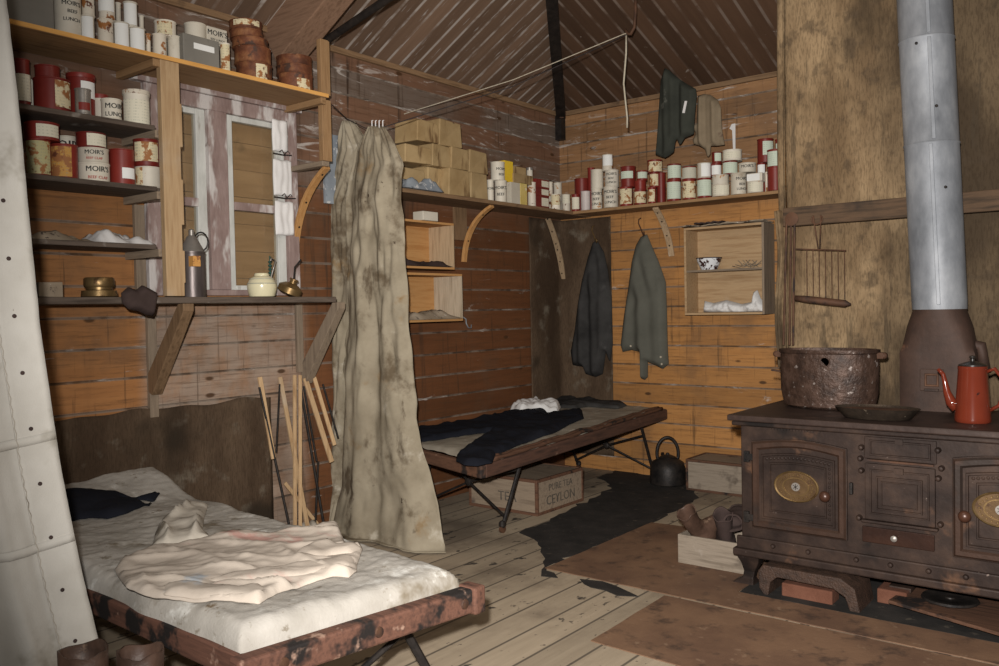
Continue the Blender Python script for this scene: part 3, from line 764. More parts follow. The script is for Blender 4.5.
for q in ((631, 346), (661, 357), (662, 364)):
    p = on_back(q[0], q[1], -.075); MB().lathe([(.006, 0), (.008, .003), (.004, .006)], (0, 0, 0), 10, Matrix.Rotation(rad(90), 4, 'X')).build
    mb = MB(); mb.tube([p, p + V((0, -.006, 0))], .008, 10); mb.build('button', M['cord'], co)
# crate cupboard on the back wall
bx0 = on_back(684, 260, -.2).x; bx1 = on_back(764, 260, -.2).x; bz0 = on_back(700, 315, -.2).z; bz1 = on_back(700, 227, -.2).z; bzm = on_back(700, 271, -.2).z
wc = thing('crate_cupboard', 'open wooden crate cupboard with two compartments on the back wall', 'cupboard', V(((bx0 + bx1) / 2, -.1, bz0)))
mb = MB(); t = .016
mb.box((bx0, -.2, bz0), (bx0 + t, -.004, bz1)); mb.box((bx0 + t, -.2, bz0), (bx1 - t, -.004, bz0 + t)); mb.box((bx0 + t, -.2, bz1 - t), (bx1 - t, -.004, bz1)); mb.box((bx0 + t, -.012, bz0), (bx1 - t, -.004, bz1))
mb.build('carcass', wood('raw', 'x'), wc, bevel=.002)
MB().box((bx1 - t, -.2, bz0), (bx1, -.004, bz1)).build('side_panel', wood('grey', 'z'), wc, bevel=.002)
MB().box((bx0 + t, -.195, bzm - .007), (bx1 - t, -.013, bzm + .007)).build('shelf', wood('grey', 'x'), wc)
mb = MB().grid(40, 10, lambda u, v: V((bx0 - .01 + u * (bx1 - bx0 + .01), -.21 + v * .2, bz1 + .012 + .012 * nz(u * 6, v * 3, 0) + .006 * nz(u * 20, v * 9, 2))))
mb.build('torn_lining', M['straw'], wc, solid=.006, smooth='all', fix=False)
mb = MB().grid(16, 8, lambda u, v: V((bx0 + .08 + u * .2, -.20 + v * .14, bz1 + .028 + .012 * nz(u * 6, v * 3, 5))))
tag(mb.build('black_rag', M['darkrag'], solid=.008, smooth='all', fix=False), 'small black rag lying on top of the crate cupboard', 'rag')
# enamel bowl
a = on_back(697, 262, -.12); b = on_back(720, 262, -.12); r = (b.x - a.x) / 2; h = .085
mb = MB().lathe([(r * .55, .0), (r * .62, .0), (r * .78, .03), (r * .95, h * .75), (r, h), (r * .95, h), (r * .74, .034), (r * .55, .008)], (0, 0, 0), 28)
mb.v = [p + V(((a.x + b.x) / 2, -.11, bzm + .0075)) for p in mb.v]
bw_ = tag(mb.build('enamel_bowl', M['whiteenamel'], smooth=True), 'chipped white enamel bowl with dark rim in the crate cupboard', 'bowl')
c = V(((a.x + b.x) / 2, -.11, bzm + .0075 + h))
MB().tube([c + V((r * math.cos(t * PI / 14), r * math.sin(t * PI / 14), 0)) for t in range(29)], .004, 6, caps=False).build('rim', M['darkrag'], bw_)
# white cloth and straw
P = [on_back(x, y, -.12) for x, y in ((702, 312), (703, 301), (712, 303), (725, 300), (740, 304), (750, 302), (752, 292), (756, 290), (759, 298), (765, 305), (766, 313), (735, 315))]
mb = MB(); puff(mb, [(p.x, p.z - .0) for p in P], .008, lambda u, v, d: .05 + .02 * nz(u, v, 0, 18) + .012 * nz(u, v, 2, 50), lambda u, v, hh: V((u, -.09 - hh, max(v, bz0 + .018))), .03)
tag(mb.build('white_rag', M['whitecloth'], smooth='all'), 'crumpled white rag in the lower compartment of the crate cupboard', 'rag')
mb = MB()
for k in range(16):
    c = V((bx1 - .14 + random.uniform(-.07, .07), -.10 + random.uniform(-.04, .04), bzm + .012 + random.random() * .01)); a_ = random.uniform(-.8, .8)
    mb.tube([c, c + V((math.cos(a_) * .06 * random.choice((-1, 1)), random.uniform(-.03, .03), abs(math.sin(a_)) * .06 + .01))], .002, 4)
tag(mb.build('straw_wisp', M['straw']), 'wisp of dry straw on the upper board of the crate cupboard', 'straw', kind='stuff')
# small crates on the left wall beside the hanging canvas
def wallcrate(ytop_px, ybot_px, pxr, pxf, label, side):
    P0 = L(pxr, ytop_px, .012); z1 = P0.z; z0 = L(pxr, ybot_px, .012).z; yr = P0.y
    X = .05
    while L(pxf, (ytop_px + ybot_px) / 2, X).y > yr and X < .5: X += .005
    X = min(X, .34); yb = -2.35; t = .014
    o = thing('wall_crate', label, 'crate', V((X / 2, (yr + yb) / 2, z0)))
    mb = MB(); mb.box((.004, yb, z0), (X, yr, z0 + t)); mb.box((.004, yb, z1 - t), (X, yr, z1)); mb.box((.004, yb, z0 + t), (.012, yr, z1 - t)); mb.box((.012, yb, z0 + t), (X, yb + t, z1 - t))
    mb.build('carcass', wood('orange', 'y'), o)
    MB().box((.012, yr - t, z0 + t), (X, yr, z1 - t)).build('side_panel', side, o)
    return o, X, yr, z0, z1
_, X1, yr1, za, zb_ = wallcrate(226, 271, 430, 454, 'upper open crate on the left wall with pale slatted side beside the canvas', wood('box', 'z'))
_, X2, yr2, zc, zd = wallcrate(275.5, 321, 435, 462, 'lower open crate on the left wall with a smooth pale side', wood('pale', 'z'))
def heap(name, lo, hi, mat, label, cat, amp=.02, sd=0, nu=30, nv=14, k=9, kind=None):
    def f(u, v):
        x = lo[0] + (hi[0] - lo[0]) * v; y = lo[1] + (hi[1] - lo[1]) * u
        e = min(1, min(u, 1 - u) * 7, min(v, 1 - v) * 5)
        return V((x, y, lo[2] + e * (hi[2] - lo[2]) * (.55 + .6 * nz(x + sd, y, 0, k)) + amp * e * nz(x, y + sd, 3, k * 3)))
    mb = MB().grid(nu, nv, f)
    n = nu * nv
    mb.grid(nu, nv, lambda u, v: V((lo[0] + (hi[0] - lo[0]) * v, lo[1] + (hi[1] - lo[1]) * u, lo[2] - .0)))
    return tag(mb.build(name, mat, smooth='all'), label, cat, kind=kind)
heap('folded_rags', (.03, -2.28, za + .016), (X1 + .01, yr1 + .0 - .02, za + .07), M['darkrag'], 'heap of dark rags lying in the upper wall crate', 'rags', sd=1)
heap('crumpled_paper', (.03, -2.25, zc + .016), (X2 + .02, yr2 - .02, zc + .085), M['straw'], 'old crumpled matted paper lying in the lower wall crate', 'paper', sd=4)
a = L(419, 214, .2)
tag(MB().cbox((.2, a.y + .06, zb_ + .03), (.09, .14, .058)).build('small_tin_box', M['tincream'], bevel=.004), 'small cream tin box on top of the upper wall crate', 'tin')
hk = L(463, 322, .02)
tag(MB().tube([hk + V((0, -.03, .03)), hk + V((.01, -.01, .035)), hk + V((.02, .01, .02)), hk + V((.03, .0, -.01)), hk + V((.03, .02, -.04)), hk + V((.03, .05, -.045)), hk + V((.03, .055, -.02))], .005, 6).build('iron_hook', M['galv'], smooth='all'), 'small bent metal hook on the wall under the lower crate', 'hook')

# odds and ends on the counter and the paper shelf
heap('torn_paper', (.06, -4.27, SH[2] + .0), (.27, -4.0, SH[2] + .055), M['straw'], 'heap of dirty torn paper at the left of the lowest shelf', 'paper', sd=2)
heap('torn_paper', (.05, -3.99, SH[2] + .0), (.27, -3.72, SH[2] + .075), M['whitesleeve'], 'crumpled whitish paper at the right of the lowest shelf', 'paper', sd=8, amp=.03)
def cat_box(c, s, mat, name, label, cat, **k): return tag(MB().cbox(c, s).build(name, mat, bevel=k.pop('bevel', .004), **k), label, cat)
p = L(46, 287, .25); cat_box((.25, p.y, ZC + .032), (.09, .10, .063), M['straw'], 'stone_block', 'small grey crumbly block at the left end of the counter', 'block', jit=.006)
p = L(99, 284, .24); r = .5 * 34 / FPX * dist(p)
o = thing('brass_burner', 'round tarnished brass burner standing on the counter', 'burner', V((p.x, p.y, ZC)))
c = V((p.x, p.y, ZC))
MB().lathe([(r * .9, 0), (r, .006), (r * .96, .03), (r * .6, .034)], c, 28).build('base', M['brass'], o, smooth=True)
MB().lathe([(r * .72, .034), (r * .72, .045), (r * .80, .046), (r * .84, .052), (r * .84, .082), (r * .78, .088), (r * .2, .088)], c, 28).build('cap', M['brass'], o, smooth=True)
p = L(193, 290, .22); r = .5 * 25 / FPX * dist(p); c = V((p.x, p.y, ZC)); hh = (L(193, 252, .22).z - ZC)
o = thing('oil_canister', 'dark tin oil canister with conical top and ring handle behind the post', 'canister', c)
MB().lathe([(r, 0), (r, hh - .01), (r * 1.04, hh - .008), (r * 1.04, hh)], c, 28).build('body', M['canister'], o, smooth=True)
MB().lathe([(r * 1.0, hh), (r * .35, hh + .075), (r * .22, hh + .08), (r * .22, hh + .105), (r * .12, hh + .11)], c, 24).build('conical_top', M['tindull'], o, smooth=True)
q = c + CR * (r * .75) + V((0, 0, hh + .05))
MB().tube([q + CR * (.034 * math.cos(t * PI / 8)) + V((0, 0, .045 * math.sin(t * PI / 8))) for t in range(17)], .004, 6, caps=False).build('handle', M['black'], o)
MB().cbox(c + CR * (r * .5) - CF * r * .0 + V((0, 0, hh - .05)) - CF * (r * .9), (.04, .04, .05), None).build('label', M['orangecard'], o)
p = L(262, 290, .22); r = .5 * 29 / FPX * dist(p); c = V((p.x, p.y, ZC))
mb = MB().lathe([(r * .72, 0), (r * .86, .006), (r * .95, .03), (r, .055), (r * 1.0, .062), (r * 1.0, .066), (r * .97, .070), (r * .80, .098), (r * .52, .112)], c, 32)
o = tag(mb.build('stoneware_jar', M['stoneware'], smooth=True), 'cream stoneware jar with grey bands on the counter under the window', 'jar')
MB().lathe([(r * .50, .112), (r * .50, .120), (r * .44, .126), (r * .1, .127)], c, 28).build('lid', M['stoneware'], o, smooth=True)
for z, rr in ((.072, .975), (.096, .825)): MB().lathe([(r * rr, z - .003), (r * rr + .0015, z - .003), (r * rr + .0015 - .002, z + .003), (r * rr - .005, z + .003)], c, 32).build('band', M['greyband'], o, smooth=True)
p = L(290, 286, .2); c = V((.2, p.y, ZC + .044)); r = .5 * 24 / FPX * dist(p)
m4 = Matrix.Rotation(rad(25), 4, CF)
o = thing('brass_lamp', 'small tarnished brass lamp tilted over beside the cream jar', 'lamp', c)
MB().lathe([(r * .7, -.028), (r, -.02), (r, .012), (r * .6, .030), (r * .3, .036), (r * .3, .05), (r * .38, .052), (r * .38, .06)], c, 28, m4).build('reservoir', M['brass'], o, smooth=True)
MB().tube([c + m4 @ V((0, 0, .05)), c + V((.02, .02, .12)), c + V((.05, .04, .16))], .005, 6).build('wick_stem', M['black'], o)
q = L(268, 262, .12); q2 = L(274, 240, .12)
tag(MB().tube([V((.12, q.y, ZC + .004)), V((.12, q.y + .02, ZC + .12)), V((.12, q.y + .05, ZC + .20)), V((.12, q.y + .02, ZC + .215)), V((.13, q.y + .01, ZC + .20))], .005, 6).build('bent_spoon', M['tindull'], smooth='all'), 'thin bent metal ladle standing behind the cream jar', 'ladle')
# black cloth pouch hanging over the counter edge
P = [L(x, y, .375) for x, y in ((121, 293), (128, 287), (136, 290), (142, 285), (150, 289), (157, 293), (156, 303), (153, 316), (146, 315), (138, 311), (128, 309), (122, 303))]
mb = MB(); puff(mb, [(p.y, p.z) for p in P], .008, lambda u, v, d: .03 + .008 * nz(u, v, 0, 20), lambda u, v, hh: V((.374 + hh, u, v)), .02)
tag(mb.build('black_pouch', M['darkrag'], smooth='all'), 'black cloth pouch draped over the counter edge below the shelves', 'pouch')
# ------------------------------------------------------------------ tins on the shelves
PL = {}
CY = []
def tin(key, side, px, py, d, base, mat, label, lab=None, text=None, rim=None, group=None, cat='tin', band=None):
    """px=(x0,x1) py=(top,bottom) in the photograph; d = distance of the axis from its wall; base = shelf height or key of the tin below"""
    xm = (px[0] + px[1]) / 2
    P = on_left(xm, py[0], d) if side == 'l' else on_back(xm, py[0], -d)
    r = .5 * (px[1] - px[0]) / FPX * dist(P) * .985
    z0 = base if not isinstance(base, str) else PL[base][3]
    z1 = P.z
    if z1 - z0 < .03: z1 = z0 + .03
    c = V((P.x, P.y, z0)); h = z1 - z0 - .0005
    for (x_, y_, r_, a_, b_) in CY:
        dd = math.hypot(P.x - x_, P.y - y_)
        if min(b_, z1) - max(a_, z0) > .004 and dd < r + r_: r = max(dd - r_ - .0005, .78 * r)
    CY.append((P.x, P.y, r, z0, z1))
    PL[key] = (P.x, P.y, r, z1)
    fa = math.atan2(CAM.y - P.y, CAM.x - P.x)
    b = .0035
    prof = [(r - b, 0), (r, 0), (r, b), (r - .0025, b * 1.6), (r - .0025, h - b * 1.6), (r, h - b), (r, h), (r - b, h), (r - b * 1.5, h - .004)]
    mb = MB().lathe(prof, c, 26)
    o = tag(mb.build('food_tin', mat, smooth=True, base=c), label, cat, group)
    if rim is not None:
        MB().lathe([(r * 1.008, h - .018), (r * 1.02, h - .016), (r * 1.02, h + .001), (r * .97, h + .001)], c, 26).build('lid', rim, o, smooth=True)
    if lab is not None:
        f0, f1, g0, g1, lm = lab
        a0 = fa + math.asin(max(-1, min(1, 2 * f0 - 1))); a1 = fa + math.asin(max(-1, min(1, 2 * f1 - 1)))
        rr = r + .0006; n = 12
        mb = MB().grid(n, 5, lambda u, v: V((c.x + rr * math.cos(a0 + (a1 - a0) * u), c.y + rr * math.sin(a0 + (a1 - a0) * u), z0 + h * (g0 + (g1 - g0) * v))))
        mb.build('label', lm, o, smooth='all')
    if text:
        for (body, size, fx, gz, *rest) in text:
            mb = MB(); text_round(mb, body, h * size, (c.x, c.y), z0 + h * gz, r + (.0006 if lab else -.0015), fa + math.asin(2 * fx - 1), rest[1] if len(rest) > 1 else 1.0)
            mb.build('lettering', M[rest[0]] if rest else M['ink'], o)
    return o
R_, C_, RC, RU = M['tinred'], M['tincream'], M['tinrusty'], M['tinrust']
LB, LG, LR, LW = M['lab'], M['labgreen'], M['labrust'], M['labwhite']
def boxtin(name, side, px, py, d0, d1, base, mat, label, cat='tin', key=None, lab=None, text=None, bevel=.004, group=None, skew=0):
    """box standing on a shelf, its front face d1 from the wall"""
    A = on_left(px[0], py[0], d1) if side == 'l' else on_back(px[0], py[0], -d1)
    B = on_left(px[1], py[0], d1) if side == 'l' else on_back(px[1], py[0], -d1)
    z0 = base if not isinstance(base, str) else PL[base][3]; z1 = (A.z + B.z) / 2
    if z1 < z0 + .02: z1 = z0 + .02
    if side == 'l': lo, hi = (d0, A.y, z0), (d1, B.y, z1)
    else: lo, hi = (A.x, -d1, z0), (B.x, -d0, z1)
    o = tag(MB().box(lo, hi).build(name, mat, bevel=bevel, jit=.012 if name == 'wrapped_parcel' else 0), label, cat, group)
    out = V((1, 0, 0)) if side == 'l' else V((0, -1, 0)); rt = V((0, 1, 0)) if side == 'l' else V((1, 0, 0))
    W = (hi[1] - lo[1]) if side == 'l' else hi[0] - lo[0]; H = z1 - z0
    O = V((d1, lo[1], z0)) if side == 'l' else V((lo[0], -d1, z0))
    if lab:
        f0, f1, g0, g1, lm = lab
        q = [O + rt * W * a + V((0, 0, H * b)) for a, b in ((f0, g0), (f1, g0), (f1, g1), (f0, g1))]
        MB().prism([p + out * .0006 for p in q], out * .001).build('label', lm, o)
    if text:
        for (body, size, fx, gz, *rest) in text:
            mb = MB(); text_flat(mb, body, H * size, O + rt * W * fx + V((0, 0, H * gz)), rt, (0, 0, 1), out, .002)
            mb.build('lettering', M[rest[0]] if rest else M['ink'], o)
    PL[key or label] = ((lo[0] + hi[0]) / 2, (lo[1] + hi[1]) / 2, .05, z1)
    return o
G1, G2, G3, G5, G6 = 'tins on the top shelf', 'tins on the second shelf', 'tins on the third shelf', 'goods on the left wall corner shelf', 'tins on the back wall shelf'
# --- top shelf
T_ = ZT + .0005
b_ = boxtin('deed_box', 'l', (-14, 53), (-22, 27), .04, .27, T_, M['grey'], 'large dark grey square box at the far left of the top shelf', 'box', group=G1)
MOIR3 = [("MOIR'S", .17, .70, .66), ("BEEF", .13, .74, .47), ("LUNCH", .13, .72, .30)]
tin('t1', 'l', (53, 80), (-18, 33), .20, T_, C_, 'tallest pale cream tin with black lettering on the top shelf', text=[("MOIR'S", .10, .66, .60), ("BEEF", .08, .68, .47), ("LUNCH", .08, .66, .34)], group=G1)
tin('t2', 'l', (79.5, 96), (16.5, 40), .24, T_, C_, 'white tin below a rusty one beside the tallest cream tin', lab=(.05, .85, .08, .95, LW), group=G1)
tin('t2b', 'l', (79.5, 96), (-6, 16), .24, 't2', RC, 'rust stained tin stacked beside the tallest cream tin', group=G1)
tin('t3', 'l', (97, 113), (20, 44), .24, T_, RC, 'rust blotched white tin below a taller one, third from the tall cream tin', group=G1)
tin('t3b', 'l', (98, 114.5), (-4, 20), .24, 't3', RC, 'white tin with rusty base stacked third from the left cream tin', lab=(.05, .9, .3, .98, LW), group=G1)
tin('t4', 'l', (113.5, 129), (23.5, 48), .24, T_, C_, 'white tin with a few rust specks in the front row of the top shelf', lab=(.1, .9, .1, .95, LW), group=G1)
tin('t4b', 'l', (115, 121), (3, 46), .12, T_, C_, 'thin white tin standing behind the others on the top shelf', group=G1)
tin('t5', 'l', (129, 145), (29, 53), .24, T_, C_, 'clean white tin supporting a wider white tin on the top shelf', lab=(.1, .9, .1, .95, LW), group=G1)
tin('t5b', 'l', (121, 139), (3, 28), .22, 't5', C_, 'wide white tin with round stamp stacked high on the top shelf', lab=(.1, .9, .1, .92, LW), group=G1)
tin('t5c', 'l', (138.5, 144), (16, 45), .12, T_, C_, 'slim white bottle shaped tin at the back of the top shelf', group=G1)
tin('t6', 'l', (144.5, 151.5), (34, 55), .25, T_, RC, 'narrow rust streaked tin on the top shelf above the pale post', group=G1)
tin('t7', 'l', (152, 166.5), (35, 57), .25, T_, RC, 'heavily rust spotted white tin below the flat wide tin', group=G1)
tin('t8', 'l', (167, 181), (37, 60), .25, T_, C_, 'white tin with pink rust speckles left of the grey deed box', group=G1)
tin('t7b', 'l', (151, 179), (22.5, 35), .22, 't7', RC, 'flat wide rust rimmed tin lying on two smaller tins', lab=(.15, .8, .1, .9, LR), group=G1)
boxtin('deed_box', 'l', (183, 219), (37, 69), .10, .31, T_, M['grey'], 'grey painted tin box with a white paper strip on the top shelf', 'box', key='gb', lab=(.28, .85, .55, .75, LW), group=G1)
tin('t9', 'l', (184, 206), (25, 38), .21, 'gb', C_, 'cream tin sitting on the grey box at its left', group=G1)
boxtin('food_tin', 'l', (207, 227), (28, 42), .15, .25, 'gb', C_, 'low cream tin with black lettering sitting on the grey box at its right', text=[("MOIR'S", .42, .5, .66), ("BEEF LUNCH", .16, .5, .3)], group=G1)
tin('t10', 'l', (219.5, 230), (44, 71), .28, T_, RC, 'narrow tin with rusted cream label between grey box and rusty stack', lab=(.1, .9, .05, .95, LR), group=G1)
for i, (x0, x1, y) in enumerate(((236, 272, 66), (234, 271, 50), (232, 268, 41), (230, 263, 32.5), (229, 262, 23))):
    tin('s%d' % i, 'l', (x0, x1), (y, 78), .21, T_ if i == 0 else 's%d' % (i - 1), RU, 'rusted flat round tin, ' + ('lowest', 'second from the bottom', 'middle one', 'second from the top', 'topmost')[i] + ' of the tall rusty stack', lab=(.55, .85, .1, .9, LR) if i == 0 else ((.15, .9, .3, .9, LR) if i == 4 else None), group=G1)
for i, (x0, x1, y) in enumerate(((277, 313, 76.5), (276, 312.5, 68), (276, 312, 58.5))):
    tin('u%d' % i, 'l', (x0, x1), (y, 87), .20, T_ if i == 0 else 'u%d' % (i - 1), RU, 'rusted round tin, ' + ('lowest', 'middle one', 'topmost')[i] + ' of the short rusty stack at the shelf end', lab=(.55, .9, .1, .7, LR) if i == 0 else None, group=G1)
# --- second shelf
S = SH[0] + .0005
tin('a0', 'l', (13, 29), (60, 100), .22, S, R_, 'tall red tin with pale label at the left edge by the near canvas', lab=(.2, .98, .12, .68, LB), group=G2)
tin('a1', 'l', (27, 35), (80, 101), .12, S, C_, 'small cream tin half hidden behind the red tins of the second shelf', group=G2)
tin('a2', 'l', (34, 69), (80.5, 104), .20, S, R_, 'wide red tin with torn cream label on the second shelf', lab=(.58, .97, .12, .92, LR), group=G2)
tin('a2b', 'l', (35, 59), (67, 80), .20, 'a2', R_, 'plain dark red tin stacked on the wide red tin', group=G2)
tin('a3', 'l', (67, 94), (75.5, 108), .17, S, R_, 'tall red tin with blank white label on the second shelf', lab=(.5, .96, .45, .82, LW), rim=R_, group=G2)
tin('a4', 'l', (74.5, 90.5), (89.5, 109), .265, S, M['tindull'], 'small dull metal tin with red band before the tall red tin', lab=(.25, .9, .15, .45, R_), group=G2)
tin('a5', 'l', (89.5, 110), (95.5, 113), .19, S, C_, 'cream tin with bright red lid on the second shelf', rim=R_, group=G2)
tin('a6', 'l', (98, 124), (100, 117), .255, S, C_, 'low cream tin with black lettering leaning before the red lidded one', text=[("MOIR'S", .36, .76, .62), ("LUNCH", .30, .72, .22)], group=G2)
tin('a7', 'l', (123, 149), (92, 120), .20, S, C_, 'large cream tin with rusty shoulder at the right of the second shelf', lab=(.05, .95, .05, .72, LB), rim=RC, group=G2)
# --- third shelf
S = SH[1] + .0005
tin('b0', 'l', (26, 50), (140.5, 170), .22, S, R_, 'tall tin with greenish rusted label at the left of the third shelf', lab=(.05, .93, .05, .95, labelm('mossy rusted label', (.42, .38, .20), .10)), group=G3)
tin('b0b', 'l', (25, 58), (124, 140), .21, 'b0', R_, 'red tin with cream label stacked highest at the left of the third shelf', lab=(.35, .95, .15, .85, LB), group=G3)
tin('b1', 'l', (51, 77), (145.5, 173), .225, S, R_, 'dark red tin with badly burnt orange label on the third shelf', lab=(.05, .75, .04, .92, labelm('burnt orange label', (.45, .24, .06), .14)), group=G3)
tin('b1b', 'l', (58, 76), (137, 165), .09, S, C_, 'cream tin with black lettering at the back of the third shelf', text=[("MOIR'S", .26, .5, .80)], group=G3)
tin('b2', 'l', (78, 109), (164.5, 178), .20, S, C_, 'lower cream tin with black and red lettering on the third shelf', text=[("MOIR'S", .40, .64, .66), ("BEEF CLAP", .22, .64, .22, 'redink')], group=G3)
tin('b2b', 'l', (78, 108), (149.5, 164), .20, 'b2', C_, 'upper cream tin with black and red lettering under a red tin', text=[("MOIR'S", .40, .54, .68), ("BEEF CLAP", .22, .54, .28, 'redink')], group=G3)
tin('b2c', 'l', (76, 105), (134, 149), .20, 'b2b', R_, 'red tin with cream label on top of the two cream lettered tins', lab=(.38, .98, .1, .9, LB), group=G3)
tin('b3', 'l', (109, 134), (150.5, 179), .20, S, R_, 'plain red tin with a torn white patch on the third shelf', lab=(.5, .95, .18, .48, LW), group=G3)
tin('b4', 'l', (135, 161), (168, 184), .21, S, C_, 'low cream tin with rust at one side under a red labelled tin', lab=(.05, .3, .1, .95, LR), group=G3)
tin('b4b', 'l', (133, 159), (140.5, 168), .21, 'b4', R_, 'red tin with large cream label at the right end of the third shelf', lab=(.08, .92, .18, .88, LR), group=G3)
# --- corner shelf on the left wall
S = ZS + .0005
def parcel(px, py, d0, d1, base, label, key):
    return boxtin('wrapped_parcel', 'l', px, py, d0, d1, base, M['kraft'], label, 'parcel', key=key, bevel=.006, group='wrapped parcels')
parcel((398, 425), (168, 186), .06, .20, S, 'wrapped parcel at the left of the lowest row behind the blue grey cloth', 'p0')
parcel((427.5, 447), (168, 188), .06, .205, S, 'wrapped parcel second from the left in the lowest row', 'p1')
parcel((448.5, 469), (169, 191), .06, .27, S, 'wrapped parcel second from the right in the lowest row', 'p2')
parcel((470.5, 487), (173, 194), .06, .27, S, 'wrapped parcel at the right end of the lowest row', 'p3')
parcel((405, 431), (146, 165), .06, .25, 'p1', 'yellowish wrapped parcel at the left of the middle row', 'p4')
parcel((432, 450), (145, 167), .06, .25, 'p1', 'brown spotted wrapped parcel in the middle row', 'p5')
parcel((451, 468), (148, 169), .06, .26, 'p2', 'dark streaked wrapped parcel in the middle row', 'p6')
parcel((469, 487), (151, 172), .06, .26, 'p3', 'wrapped parcel at the right end of the middle row', 'p7')
parcel((417, 438), (121, 143), .06, .26, 'p5', 'yellowish wrapped parcel at the left of the top row', 'p8')
parcel((439, 461), (121, 146), .06, .26, 'p5', 'pale wrapped parcel at the right of the top row', 'p9')
yb0, yb1 = L(399, 180, .28).y, L(438, 180, .28).y
heap('crumpled_cloth', (.218, yb0, ZS + .001), (.33, yb1, ZS + .10), M['bluegrey'], 'blue grey crumpled cloth on the shelf before the wrapped parcels', 'cloth', amp=.02)
tin('c0', 'l', (486.5, 494), (180, 197), .22, S, C_, 'slim cream tin beside the wrapped parcels on the shelf', text=[("MOIR'S", .16, .6, .6)], group=G5)
tin('c1', 'l', (494, 507), (181, 198), .24, S, C_, 'lower cream tin with lettering next to the yellow card box', text=[("MOIR'S", .20, .5, .66), ("BEEF", .18, .5, .36)], group=G5)
tin('c1b', 'l', (490, 505), (162.5, 181), .23, 'c1', C_, 'upper cream tin with lettering stacked beside the yellow box', text=[("MOIR'S", .20, .78, .6), ("BEEF", .18, .78, .3)], group=G5)
boxtin('card_box', 'l', (511, 520), (182.5, 201), .20, .27, S, M['tincream'], 'cream upright card box on the left wall corner shelf', 'box', key='c2', bevel=.002, group=G5)
boxtin('card_box', 'l', (520.3, 527), (183, 203), .20, .27, S, M['yellowworn'], 'worn yellow upright card box on the left wall corner shelf', 'box', key='c3', bevel=.002, group=G5)
tin('c3a', 'l', (506, 511), (184, 199), .20, S, RC, 'very narrow rusty tin between cream tin and cream card box', group=G5)
boxtin('card_box', 'l', (504.5, 513), (161, 182), .19, .26, 'c2', M['yellow'], 'bright yellow upright card box on the left wall corner shelf', 'box', key='c4', bevel=.002, group=G5)
boxtin('card_box', 'l', (513.5, 533), (174.5, 182), .18, .27, 'c2', M['kraft'], 'flat pale brown box lying across the card boxes', 'box', key='c5', bevel=.002, group=G5)
boxtin('card_box', 'l', (513, 526), (167, 175), .14, .25, 'c5', M['kraft'], 'flat brown box lying topmost above the card boxes', 'box', key='c6', bevel=.002, group=G5)
tin('c7', 'l', (527, 536), (182.5, 204), .25, S, RC, 'cream tin with rusty foot left of the three red boxes', group=G5)
tin('c8', 'l', (526, 533), (168, 174), .23, 'c5', C_, 'tiny cream tin with dark lid on the flat brown box', group=G5, rim=M['tindull'])
for i, (y0, nm) in enumerate(((196, 'lowest'), (188, 'middle one'), (179.5, 'topmost'))):
    boxtin('red_box', 'l', (536, 549), (y0, 205), .19, .275, S if i == 0 else 'r%d' % (i - 1), R_, 'small red box with white label, ' + nm + ' of three red boxes', 'box', key='r%d' % i, lab=(.42, .95, .15, .85, LB), bevel=.002, group=G5)
tin('c9', 'l', (548, 553), (182, 197), .17, S, RC, 'thin rusty tin behind the three red boxes in the corner', group=G5)
tin('c10', 'b', (553, 562), (183, 196), .09, S, C_, 'small white tin deep in the corner of the shelves', group=G5)
tin('c11', 'l', (550, 560.5), (194.5, 208), .255, S, RC, 'rusty orange and white tin at the corner, left of its twin', group=G5, lab=(.1, .9, .3, .95, LR))
tin('c12', 'b', (561.5, 570.5), (194.5, 209), .235, S, RC, 'rusty orange and white tin at the corner, right of its twin', group=G5, lab=(.1, .9, .5, .95, LB))
